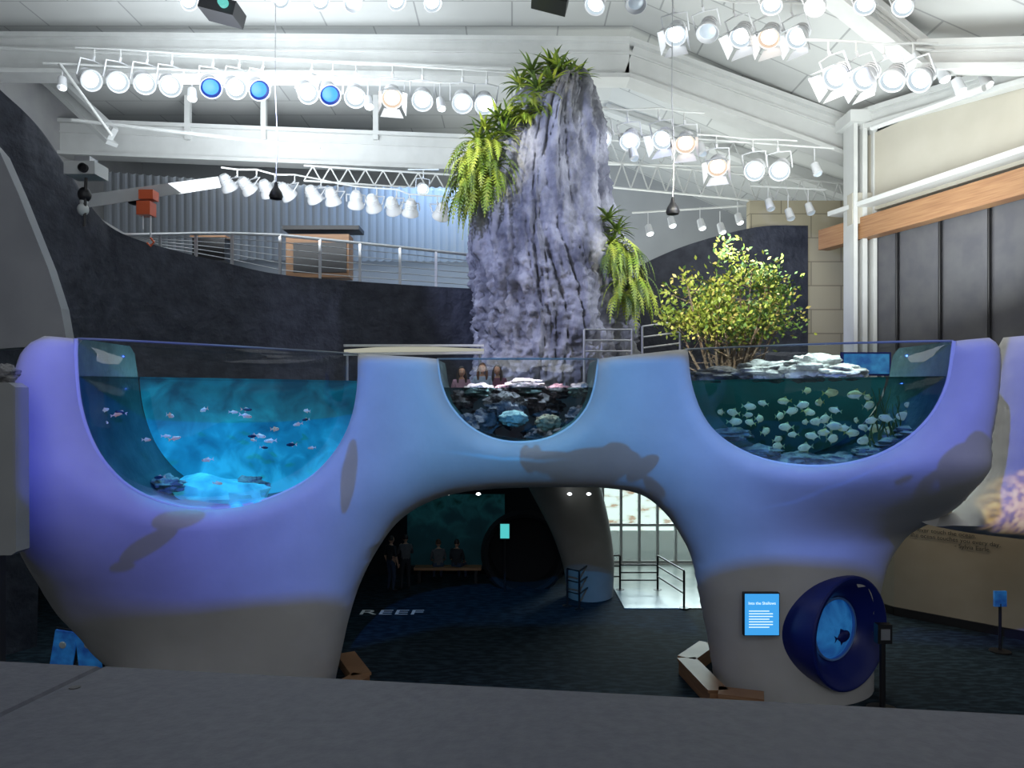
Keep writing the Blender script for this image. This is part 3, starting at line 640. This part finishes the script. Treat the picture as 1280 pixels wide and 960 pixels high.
# ---------------------------------------------------------------- stage lamps
def lampmesh(name,lens,refl,doors):
    s=MB(); s.lathe([(0.001,.42),(.12,.42),(.17,.34),(.19,.1),(.27,-.02),(.285,-.12),(.27,-.14),(.255,-.10)],M['lampbody'],24)
    s.lathe([(.255,-.10),(.21,-.06),(.20,-.05)],refl,24); s.lathe([(.20,-.05),(.12,-.09),(.0,-.11)],lens,24)
    for k in range(3): s.lathe([(.195,.12+k*.07),(.215,.13+k*.07),(.195,.15+k*.07)],M['lampbody'],24)
    s.tube([(.30,0,.05),(.31,.0,.05),(.31,.42,.1),(0,.46,.1),(-.31,.42,.1),(-.31,0,.05),(-.30,0,.05)],.022,M['lampbody'],6)
    s.tube([(0,.46,.1),(0,.58,.1)],.035,M['lampbody'],6)
    if doors:
        for a in range(4):
            R=Matrix.Rotation(a*math.pi/2,3,'Z'); v=[R@Vector(p) for p in((-.2,.26,-.13),(.2,.26,-.13),(.3,.36,-.42),(-.3,.36,-.42))]; s.add(v+[p+Vector((0,0,.01)) for p in v],[(0,1,2,3),(4,5,6,7)],M['lampbody'])
    o=s.obj(name); me=o.data; bpy.data.objects.remove(o); return me
LM={('w',0):lampmesh('lamp_w',M['on'],M['rf'],0),('w',1):lampmesh('lamp_wd',M['on'],M['rf'],1),('b',0):lampmesh('lamp_b',M['onblue'],M['rfblue'],0),('o',1):lampmesh('lamp_o',M['onwarm'],M['rfwarm'],1),('x',0):lampmesh('lamp_x',M['lampoff'],M['lampbody'],0)}
rig=MB()
def lamp(px,py,d,k='w',door=0,sc_=1,aim=(0,11,4)):
    p=W(px,py,d); o=bpy.data.objects.new('stage_light',LM[(k,door)]); sc.collection.objects.link(o); o.location=p; o.scale=(sc_,)*3
    v=(Vector(aim)+Vector((random.uniform(-2.5,2.5),random.uniform(-1,1),random.uniform(-1,1)))-p).normalized(); o.rotation_mode='QUATERNION'; o.rotation_quaternion=v.to_track_quat('-Z','Y')
    t=p+o.rotation_quaternion@Vector((0,.58*sc_,.1*sc_)); rig.tube([t,t+Vector((0,0,.2))],.02,M['steelwhite'],5); return t+Vector((0,0,.2))
def row(L,d,sc_=1,aim=(0,11,4)):
    ts=[lamp(x,y,d,k,dd,sc_,aim) for x,y,k,dd in L]
    rig.tube([ts[0]+(ts[0]-ts[-1]).normalized()*.5]+ts+[ts[-1]+(ts[-1]-ts[0]).normalized()*.5] if len(ts)>1 else [ts[0]-Vector((.5,0,0)),ts[0]+Vector((.5,0,0))],.025,M['steelwhite'],6)
row([(112,99,'w',0),(146,101,'w',0),(180,103,'w',0),(212,106,'w',0),(263,108,'b',0),(294,109,'w',0),(323,111,'b',0),(384,115,'w',0),(412,117,'b',0),(444,120,'w',0),(490,121,'o',1),(528,124,'w',0),(578,127,'w',0),(606,129,'w',0)],19.2)
row([(845,42,'w',1),(885,38,'x',0),(927,44,'w',1),(962,45,'o',1),(998,45,'w',1)],16.5,.9)
row([(1046,95,'w',1),(1082,96,'w',1),(1117,98,'w',0),(1152,98,'w',0)],15,.9)
row([(753,172,'w',0),(788,175,'w',0),(829,173,'w',1),(857,178,'o',1)],19,.95)
row([(897,207,'o',1),(944,212,'w',0),(975,212,'w',0)],19,.95)
row([(286,233,'x',0),(311,236,'x',0),(335,240,'x',0),(360,243,'x',0),(393,247,'x',0),(416,250,'x',0),(445,254,'x',0),(467,258,'x',0),(492,261,'x',0),(513,264,'x',0),(551,268,'x',0)],22.5,.9,(-4,30,3))
row([(235,0,'w',0),(275,4,'x',0),(350,-2,'w',0),(400,0,'w',0),(440,2,'x',0),(495,0,'w',0),(540,2,'w',0)],16.8,.75)
row([(745,4,'w',0),(795,2,'x',0),(965,4,'w',0),(1020,6,'x',0),(1082,4,'w',0),(1130,6,'w',0)],14.6,.75)
row([(528,236,'w',0)],24,.7)
def heads(L,d,m):
    for x,y in L:
        p=W(x,y,d); rig.tube([p,p+Vector((.05,-.1,-.28))],[.1,.12],M['lampbody'],10); q=p+Vector((.05,-.1,-.285)); rig.lathe([(0.001,0),(.09,0),(.1,.01)],m,10,Matrix.Translation(q)@Matrix.Rotation(2.7,4,'X')); rig.tube([p,p+Vector((0,0,.4))],.015,M['lampbody'],5)
    a=W(L[0][0],L[0][1],d)+Vector((-.5,0,.4)); b=W(L[-1][0],L[-1][1],d)+Vector((.5,0,.4)); rig.tube([a,b],.03,M['steelwhite'],6)
heads([(810,282),(838,272),(875,275),(900,280),(922,268),(947,285),(975,270),(1000,268)],23,M['on']); heads([(78,98),(240,112),(460,122),(550,124)],19,M['on'])
heads([(1175,85),(1195,100),(1228,92)],15.5,M['on']); heads([(790,186),(875,180),(1018,205)],19,M['lampoff']); heads([(960,250),(985,262),(1010,255)],21,M['lampoff'])
rig.obj('lighting_rig_pipes')
for px,py,d in((345,243,16),(841,262,16)):
    s=MB(); p=W(px,py,d); s.lathe([(0.001,.28),(.03,.26),(.05,.16),(.12,.05),(.15,-.04),(.13,-.1),(.05,-.12),(.001,-.12)],M['black'],20,Matrix.Translation(p)); s.tube([p+Vector((0,0,.26)),p+Vector((.03,0,1.2)),p+Vector((-.02,0,2.4)),Vector((p.x,p.y,15.5 if px<600 else 15.3))],.012,M['metal'],5); s.obj('hanging_microphone')
s=MB(); p=W(108,214,15); s.box(p,(.62,.5,.26),M['white']); s.lathe([(.09,0),(.09,.08),(.07,.08),(.06,.03),(.001,.03)],M['black'],16,Matrix.Translation(p+Vector((.1,-.25,-.02)))@Matrix.Rotation(math.pi/2,4,'X')); s.box(p+Vector((0,0,.2)),(.3,.3,.12),M['metal']); s.tube([p+Vector((0,0,.2)),p+Vector((-.5,.8,.5))],.03,M['metal'])
for dy,r in((-.45,.13),(-.75,.11),(-.6,.08)): s.sphere(p+Vector((-.05+dy*.1,.1,dy)),(r,r,r*1.2),M['white'] if dy<-.5 else M['black'],12,8)
s.tube([p,p+Vector((-.1,.1,-1.1))],.03,M['black'])
s.obj('video_projector')
for px,py in((278,14),(688,-2)):
    s=MB(); p=W(px,py,15.5); s.box(p,(.75,.6,.3),M['black'],Matrix.Rotation(.25,3,'Y')); s.lathe([(.1,0),(.1,.1),(.05,.1),(.001,.06)],emat('projector_lens',(.2,.9,.8),.7),16,Matrix.Translation(p+Vector((.15,-.3,0)))@Matrix.Rotation(math.pi/2,4,'X')); s.tube([p,p+Vector((0,0,1.3))],.04,M['metal']); s.obj('ceiling_projector',False)
s=MB(); s.beam(W(105,252,16.4),W(272,228,19.5),.16,.28,M['greywall']); p=W(183,250,17.6); s.box(p+Vector((0,0,.1)),(.45,.3,.22),M['red']); s.box(p+Vector((0,0,-.22)),(.32,.32,.32),M['red']); s.tube([p+Vector((.1,0,-.3)),p+Vector((.1,0,-.9))],.02,M['metal']); s.tube([p+Vector((-.08,0,-.3)),p+Vector((-.08,0,-.7))],.02,M['metal']); s.tube([p+Vector((.1,0,-.9)),p+Vector((.18,0,-1.0)),p+Vector((.1,0,-1.1)),p+Vector((.02,0,-1.02))],.025,M['red'],6); s.lathe([(.1,.12),(.14,0),(.1,-.12)],M['black'],14,Matrix.Translation(p+Vector((-.28,0,0)))@Matrix.Rotation(math.pi/2,4,'Y')); s.obj('chain_hoist')
# ---------------------------------------------------------------- people
skin=mat('skin_tone',(.50,.29,.20),.5); hairb=mat('dark_hair',(.02,.012,.01),.5); hairbr=mat('brown_hair',(.09,.04,.02),.5); shoe=mat('shoe_dark',(.03,.03,.03),.6); lipm=mat('lips',(.4,.12,.1),.5)
def cloth(n,c): return mat(n,c,.85,c2=tuple(x*.8 for x in c),ns=12)
def person(loc,rot,h,topm,botm,hm,pose='stand',longhair=True,arm='down',head=0):
    k=h/1.7; root=empty('standing_woman' if longhair and pose=='stand' else ('seated_visitor' if pose=='sit' else 'standing_visitor'),loc); root.rotation_euler=(0,0,rot)
    zb=-.42 if pose=='sit' else 0
    J={'pel':((0,0,.97+zb),.125),'sp':((0,.0,1.12+zb),.115),'ch':((0,.01,1.30+zb),.13),'nk':((0,.01,1.44+zb),.055),'nk2':((0,-.005,1.52+zb),.05)}
    S=[('pel','sp','t'),('sp','ch','t'),('ch','nk','t'),('nk','nk2','s')]
    for e,n in((-1,'l'),(1,'r')):
        if arm=='down': el=(e*.235,.03,1.12+zb);wr_=(e*.225,-.06,.88+zb)
        elif arm=='front': el=(e*.22,-.02,1.12+zb);wr_=(e*.10,-.25,1.12+zb)
        else: el=(e*.23,-.1,1.12+zb);wr_=(e*.13,-.30,1.30+zb)
        if pose=='sit': el=(e*.22,-.03,1.12+zb);wr_=(e*.12,-.28,1.02+zb)
        J.update({'sh'+n:((e*.165,.01,1.39+zb),.062),'el'+n:(el,.042),'wr'+n:(wr_,.028),'hp'+n:((e*.09,0,.90+zb),.095)})
        if pose=='sit': J.update({'kn'+n:((e*.11,-.42,.50),.062),'an'+n:((e*.11,-.44,.09),.04),'to'+n:((e*.12,-.60,.035),.035)})
        elif e<0: J.update({'kn'+n:((e*.10,-.03,.50),.062),'an'+n:((e*.105,.03,.09),.04),'to'+n:((e*.12,-.14,.035),.035)})
        else: J.update({'kn'+n:((e*.11,-.06,.51),.062),'an'+n:((e*.13,.0,.09),.04),'to'+n:((e*.16,-.16,.035),.035)})
        S+=[('ch','sh'+n,'t'),('sh'+n,'el'+n,'t'),('el'+n,'wr'+n,'s'),('pel','hp'+n,'b'),('hp'+n,'kn'+n,'b'),('kn'+n,'an'+n,'b'),('an'+n,'to'+n,'f')]
    names=list(J); me=bpy.data.meshes.new('sk'); me.from_pydata([Vector(J[n][0])*k for n in names],[(names.index(a),names.index(b)) for a,b,_ in S],[])
    o=bpy.data.objects.new('sk',me); sc.collection.objects.link(o); md=o.modifiers.new('s','SKIN'); md.use_smooth_shade=True; sb=o.modifiers.new('u','SUBSURF'); sb.levels=2; sb.render_levels=2
    for i,n in enumerate(names):
        d=me.skin_vertices[0].data[i]; r=J[n][1]*k; d.radius=(r*(1.25 if n in('ch','sp','pel') else 1),r*(.85 if n in('ch','sp','pel') else 1)); d.use_root=(n=='pel')
    dg=bpy.context.evaluated_depsgraph_get(); nm=bpy.data.meshes.new_from_object(o.evaluated_get(dg)); bpy.data.objects.remove(o)
    nm.materials.clear()
    for m in(topm,botm,skin,shoe): nm.materials.append(m)
    mi={'t':0,'b':1,'s':2,'f':3}
    for p in nm.polygons:
        p.use_smooth=True; best=9
        for a,b,t in S:
            A_,B_=Vector(J[a][0])*k,Vector(J[b][0])*k; d=B_-A_; tt=max(0,min(1,(p.center-A_).dot(d)/d.length_squared)); q=(p.center-A_-d*tt).length
            if q<best: best=q; p.material_index=mi[t]
    bo=bpy.data.objects.new('body',nm); sc.collection.objects.link(bo); bo.parent=root
    s=MB(); hc=Vector((0,-.02,1.60+zb))
    def fn(p,q):
        q=q.copy()
        if p.z<-.2: q.x*=1-.35*(-p.z-.2); q.y*=1-.1*(-p.z-.2)
        if p.y>0: q.y*=1.08
        return q
    s.sphere(hc,(.074,.092,.112),skin,20,14,None,fn)
    s.tube([hc+Vector((0,-.085,.015)),hc+Vector((0,-.105,-.02)),hc+Vector((0,-.088,-.03))],[.008,.014,.008],skin,6)
    s.sphere(hc+Vector((0,-.083,-.055)),(.022,.01,.007),lipm,8,5)
    for e in(-1,1):
        s.sphere(hc+Vector((e*.028,-.081,.005)),(.012,.008,.007),M['white'],8,5); s.sphere(hc+Vector((e*.028,-.088,.005)),.005,M['black'],6,4)
        s.sphere(hc+Vector((e*.028,-.086,.025)),(.015,.006,.003),hm,6,4); s.sphere(hc+Vector((e*.075,.01,-.005)),(.01,.018,.028),skin,8,6)
    def hf(p,q):
        if p.y<-.25 and p.z<.45: return Vector((q.x*.86,q.y*.55,q.z*.9))
        if p.z<-.35: return Vector((q.x*.85,q.y*.8,q.z*.75))
        return q
    s.sphere(hc+Vector((0,.014,.022)),(.085,.10,.114),hm,22,14,None,hf)
    if longhair:
        s.tube([hc+Vector((0,.05,.03)),hc+Vector((0,.075,-.08)),hc+Vector((0,.08,-.2)),hc+Vector((0,.085,-.31))],[.075,.085,.08,.04],hm,14,.5)
        for e in(-1,1): s.tube([hc+Vector((e*.055,.0,.07)),hc+Vector((e*.088,-.01,-.03)),hc+Vector((e*.095,-.02,-.14)),hc+Vector((e*.09,-.05,-.24))],[.025,.03,.032,.015],hm,8)
    ho=s.obj('head',parent=root); ho.data.transform(Matrix.Scale(k,4))
    s=MB()
    for n in'lr':
        w_=Vector(J['wr'+n][0]); e_=Vector(J['el'+n][0]); d=(w_-e_).normalized(); sx=Vector((0,1,0)) if abs(d.z)>.6 else Vector((1,0,0)); sx=(sx-d*sx.dot(d)).normalized(); nz=d.cross(sx)
        s.tube([w_-d*.02,w_+d*.04,w_+d*.085],[.024,.036,.034],skin,10,.5)
        for f,(ox,L) in enumerate(((-.027,.062),(-.009,.075),(.009,.07),(.026,.055))):
            b=w_+d*.08+sx*ox; s.tube([b-d*.015,b+d*L*.5+nz*.004,b+d*L+nz*.018],[.009,.0085,.006],skin,6)
        b=w_+d*.03-sx*.03; s.tube([b,b-sx*.025+d*.03,b-sx*.03+d*.058],[.011,.010,.007],skin,6)
    ho=s.obj('hands',parent=root); ho.data.transform(Matrix.Scale(k,4))
    return root
c1=cloth('mauve_top',(.35,.22,.3)); c2=cloth('light_blue_top',(.3,.4,.55)); c3=cloth('plum_top',(.16,.07,.12)); cj=cloth('denim',(.03,.05,.1)); cb_=cloth('dark_jacket',(.02,.022,.03)); cw=cloth('grey_shirt',(.10,.10,.11))
for px,t,hh,hr,rt_ in((577,c1,1.66,hairb,.2),(603,c2,1.74,hairbr,0),(622,c3,1.70,hairb,-.25)):
    person(Vector(((px-640)/FP*16.3,16.3,DK)),rt_,hh,t,cj,hr,'stand',True,'front')
person(FL(489,740),math.pi*.8,1.5,cb_,cj,hairb,'stand',False,'down'); person(FL(507,738),math.pi*1.1,1.5,cw,cb_,hairb,'stand',False,'up')
person(FL(571,728),math.pi*.9,1.6,cb_,cj,hairb,'sit',False); person(FL(548,728),math.pi*1.05,1.6,cw,cj,hairbr,'sit',False)
s=MB(); b0=FL(560,728); s.box((b0.x,b0.y,.42),(1.9,.42,.07),M['wood']); 
for e in(-.8,.8): s.box((b0.x+e,b0.y,.2),(.08,.36,.38),M['black'])
s.obj('gallery_bench',False)
# ---------------------------------------------------------------- lights
def area(name,loc,aim,size,power,col=(1,1,1),sy=None,spread=None):
    l=bpy.data.lights.new(name,'AREA'); l.energy=power; l.color=col; l.size=size
    if sy: l.shape='RECTANGLE'; l.size_y=sy
    if spread: l.spread=math.radians(spread)
    o=bpy.data.objects.new(name,l); sc.collection.objects.link(o); o.location=loc; o.rotation_euler=(Vector(aim)-Vector(loc)).to_track_quat('-Z','Y').to_euler(); return o
def spot(name,loc,aim,ang,power,col=(1,1,1),blend=.4,r=.15):
    l=bpy.data.lights.new(name,'SPOT'); l.energy=power; l.color=col; l.spot_size=math.radians(ang); l.spot_blend=blend; l.shadow_soft_size=r
    o=bpy.data.objects.new(name,l); sc.collection.objects.link(o); o.location=loc; o.rotation_euler=(Vector(aim)-Vector(loc)).to_track_quat('-Z','Y').to_euler(); return o
w=bpy.data.worlds.new('World'); sc.world=w; w.use_nodes=True; w.node_tree.nodes['Background'].inputs[0].default_value=(.66,.70,.78,1); w.node_tree.nodes['Background'].inputs[1].default_value=.26
area('hall_downlight_1',(-5,8,14),(-5,11,0),4,50,(.85,.92,1)); area('hall_downlight_2',(5,8,12),(5,11,0),4,40,(.9,.95,1))
area('hall_front_fill',(0,-4,9),(0,12,2.5),5,270,(.95,.98,1))  # unseen fill added behind the camera for hall ambient
area('ceiling_fill_right',(6.5,15,8.5),(8,17,14),5,520,(.93,1,1)); area('ceiling_fill_centre',(4,25,8),(4,25,15),4,460,(.95,1,.95)); area('ceiling_fill_left',(-6,17,11),(-6,19,15.6),6,1050,(.88,.95,1)); area('ceiling_fill_rear_left',(-8,22,12.6),(-8,24,15.6),4,180,(.9,.96,1))  # unseen upward panels added to stand in for lamp spill on the ceiling
area('right_wall_fill',(5,13,11.5),(10,17,10),3,150,(1,.95,.86))  # unseen fill added to brighten and warm the right wall
area('blue_wash',(-2.5,24.2,9.6),(-3,27.5,12),3,280,(.34,.58,1))
spot('rock_key_left',(-9,9.5,14),(.8,19,9),34,5800,(.50,.57,1)); spot('rock_key_right',(9,11,12.5),(1.2,19,9),34,3000,(.68,.74,1)); 
spot('fern_spot',(-5,12,13.8),(-.6,18.2,11.3),20,3200,(1,.97,.75)); spot('fern_spot_right',(5,11,12.5),(2.8,17.8,8.6),15,1900,(1,.97,.75)); spot('crown_spot',(3,11,13.5),(.9,18.7,13.4),12,1300,(1,.97,.8))
spot('tree_spot',(1.5,10.5,12),(4.9,16.6,7.4),26,4600,(1,.96,.82))
area('daylight',(6,25.5,3.2),(5.5,20,0),4,450,(.9,1,1),2)
area('warm_wall_wash',(9,15,3.9),(10.3,16.6,2),.6,20,(1,.8,.55))
for nm,px,k,pw,col in(('left',265,1.3,60,(.5,.9,1)),('mid',648,1.2,80,(1,.85,.95)),('right',1020,1.3,55,(.8,1,.95))):
    p=solve(px,480,k); area('tank_light_'+nm,(p.x,p.y,6.7),(p.x,p.y,3),1.6 if nm!='mid' else 1,pw,col,None,90)
area('gallery_light',(-2,19.5,3.7),(-2,20,0),1,4,(.4,.8,1))
area('visitor_light',(-.8,14.9,8),(-.8,16.4,5.6),.6,16,(1,.9,.85))
# projector with image content (real light, directional pattern)
Lp=Vector((0,1.2,10.2))
l=bpy.data.lights.new('wall_projection','POINT'); l.energy=7400; l.shadow_soft_size=.02; l.use_nodes=True; lo=bpy.data.objects.new('wall_projection',l); sc.collection.objects.link(lo); lo.location=Lp
def ab(px,py,off=.03):
    p=solve(px,py,off); return ((p.x-Lp.x)/(p.y-Lp.y),(p.z-Lp.z)/(p.y-Lp.y))
nt=l.node_tree; em=[n for n in nt.nodes if n.type=='EMISSION'][0]
def mth(op,a,b=None,c=None,cl=False):
    n=nt.nodes.new('ShaderNodeMath'); n.operation=op; n.use_clamp=cl
    for i,x in enumerate((a,b,c)):
        if x is None: continue
        if isinstance(x,(int,float)): n.inputs[i].default_value=x
        else: nt.links.new(x,n.inputs[i])
    return n.outputs[0]
ge=nt.nodes.new('ShaderNodeNewGeometry'); sp=nt.nodes.new('ShaderNodeSeparateXYZ'); nt.links.new(ge.outputs['Incoming'],sp.inputs[0])
a=mth('DIVIDE',sp.outputs[0],sp.outputs[1]); b=mth('DIVIDE',sp.outputs[2],sp.outputs[1])
def ramp(inp,stops):
    r=nt.nodes.new('ShaderNodeValToRGB'); e=r.color_ramp.elements
    while len(e)<len(stops): e.new(.5)
    for i,(p,c) in enumerate(stops): e[i].position=p; e[i].color=(*c,1) if len(c)==3 else c
    nt.links.new(inp,r.inputs[0]); return r.outputs[0]
an=mth('MULTIPLY_ADD',a,.5,.5)
lowp=[(20,735),(80,766),(140,777),(250,771),(350,758),(440,737),(560,700),(760,690),(870,703),(950,708),(1050,714),(1110,719),(1200,735)]
st=[]
for p in lowp:
    q=ab(*p); st.append((q[0]*.5+.5,(-q[1],)*3))
bl=mth('MULTIPLY',ramp(an,sorted(st)),-1)
m1=mth('MULTIPLY',mth('SUBTRACT',b,bl),45,cl=True)
ex=[ab(24,560)[0],ab(1245,540)[0]]
a_l=mth('MULTIPLY',mth('SUBTRACT',a,ex[0]-.02),60,cl=True); a_r=mth('MULTIPLY',mth('SUBTRACT',ex[1]+.35,a),30,cl=True)
thr=mth('SUBTRACT',-.318,mth('MULTIPLY',mth('ABSOLUTE',a),.175))
thr=mth('ADD',thr,mth('MULTIPLY',mth('MAXIMUM',mth('SUBTRACT',a,.725),0),4))
btop=mth('MULTIPLY',mth('SUBTRACT',thr,b),60,cl=True)
mask=mth('MULTIPLY',mth('MULTIPLY',m1,a_l),mth('MULTIPLY',a_r,btop))
nz=nt.nodes.new('ShaderNodeTexNoise'); nz.inputs['Scale'].default_value=16; cmb=nt.nodes.new('ShaderNodeCombineXYZ'); nt.links.new(a,cmb.inputs[0]); nt.links.new(b,cmb.inputs[1]); nt.links.new(cmb.outputs[0],nz.inputs['Vector'])
wob=mth('MULTIPLY_ADD',nz.outputs['Fac'],.012,-.006)
aw=mth('ADD',a,wob); bw_=mth('ADD',b,wob)
def ell(L,hard):
    out=None
    for px,py,rx,ry,an_ in L:
        c=ab(px,py); cx_=ab(px+8,py); cy_=ab(px,py-8); sx_=(cx_[0]-c[0])/8; sy_=(cy_[1]-c[1])/8; t=math.radians(-an_)
        du=mth('DIVIDE',mth('SUBTRACT',aw,c[0]),sx_); dv=mth('DIVIDE',mth('SUBTRACT',bw_,c[1]),sy_)
        u_=mth('DIVIDE',mth('ADD',mth('MULTIPLY',du,math.cos(t)),mth('MULTIPLY',dv,math.sin(t))),rx); v_=mth('DIVIDE',mth('SUBTRACT',mth('MULTIPLY',dv,math.cos(t)),mth('MULTIPLY',du,math.sin(t))),ry)
        r2=mth('ADD',mth('MULTIPLY',u_,u_),mth('MULTIPLY',v_,v_)); k=mth('MULTIPLY',mth('SUBTRACT',1.05,r2),hard,cl=True)
        out=k if out is None else mth('MAXIMUM',out,k)
    return out
sil=ell(((742,577,60,17,2),(690,573,34,12,10),(803,580,22,9,-15),(818,597,18,5,40),(662,570,13,13,0),(655,560,5,9,25),(672,559,5,9,-25),(770,565,20,10,10),(222,648,38,13,-32),(185,682,50,10,-44),(152,711,18,6,-30),(436,595,9,48,8),(1205,572,36,24,-10),(1160,603,36,8,-14),(1222,548,18,18,0),(1130,600,12,4,20)),9)
streak=ell(((630,571,85,2.0,2),(1050,606,118,2.0,-1)),1)
stren=mth('MULTIPLY',mask,mth('ADD',mth('SUBTRACT',1,mth('MULTIPLY',sil,.72)),mth('MULTIPLY',streak,.7)))
def an_of(px,py=600): return ab(px,py)[0]*.5+.5
colr=ramp(an,[(an_of(30),(.03,.05,.64)),(an_of(230),(.015,.05,.72)),(an_of(400),(.015,.11,.74)),(an_of(540),(.0,.23,.70)),(an_of(700),(.0,.26,.68)),(an_of(850),(.01,.20,.74)),(an_of(1000),(.03,.14,.78)),(an_of(1200),(.03,.07,.68))])
nt.links.new(colr,em.inputs['Color']); nt.links.new(stren,em.inputs['Strength'])
# coral picture on the neighbouring bowl
Lc=Vector((9.4,4,6.4)); l2_=spot('coral_projection',Lc,W(1262,650,12.1),10,2600,(1,1,1),.25,.02); l2_.data.use_nodes=True; nt=l2_.data.node_tree; em=[n for n in nt.nodes if n.type=='EMISSION'][0]
ge=nt.nodes.new('ShaderNodeNewGeometry'); nz=nt.nodes.new('ShaderNodeTexNoise'); nz.inputs['Scale'].default_value=110; nz.inputs['Detail'].default_value=5; nt.links.new(ge.outputs['Incoming'],nz.inputs['Vector'])
nt.links.new(ramp(nz.outputs['Fac'],[(.4,(.20,.10,.03)),(.5,(.75,.42,.06)),(.62,(1,.75,.25))]),em.inputs['Color'])
# ---------------------------------------------------------------- camera
cam=bpy.data.cameras.new('camera'); cam.lens=26; cam.sensor_width=36; cam.shift_y=.0156; cam.clip_start=.02
co=bpy.data.objects.new('camera',cam); sc.collection.objects.link(co); co.location=(0,0,E); co.rotation_euler=(math.pi/2,0,0); sc.camera=co
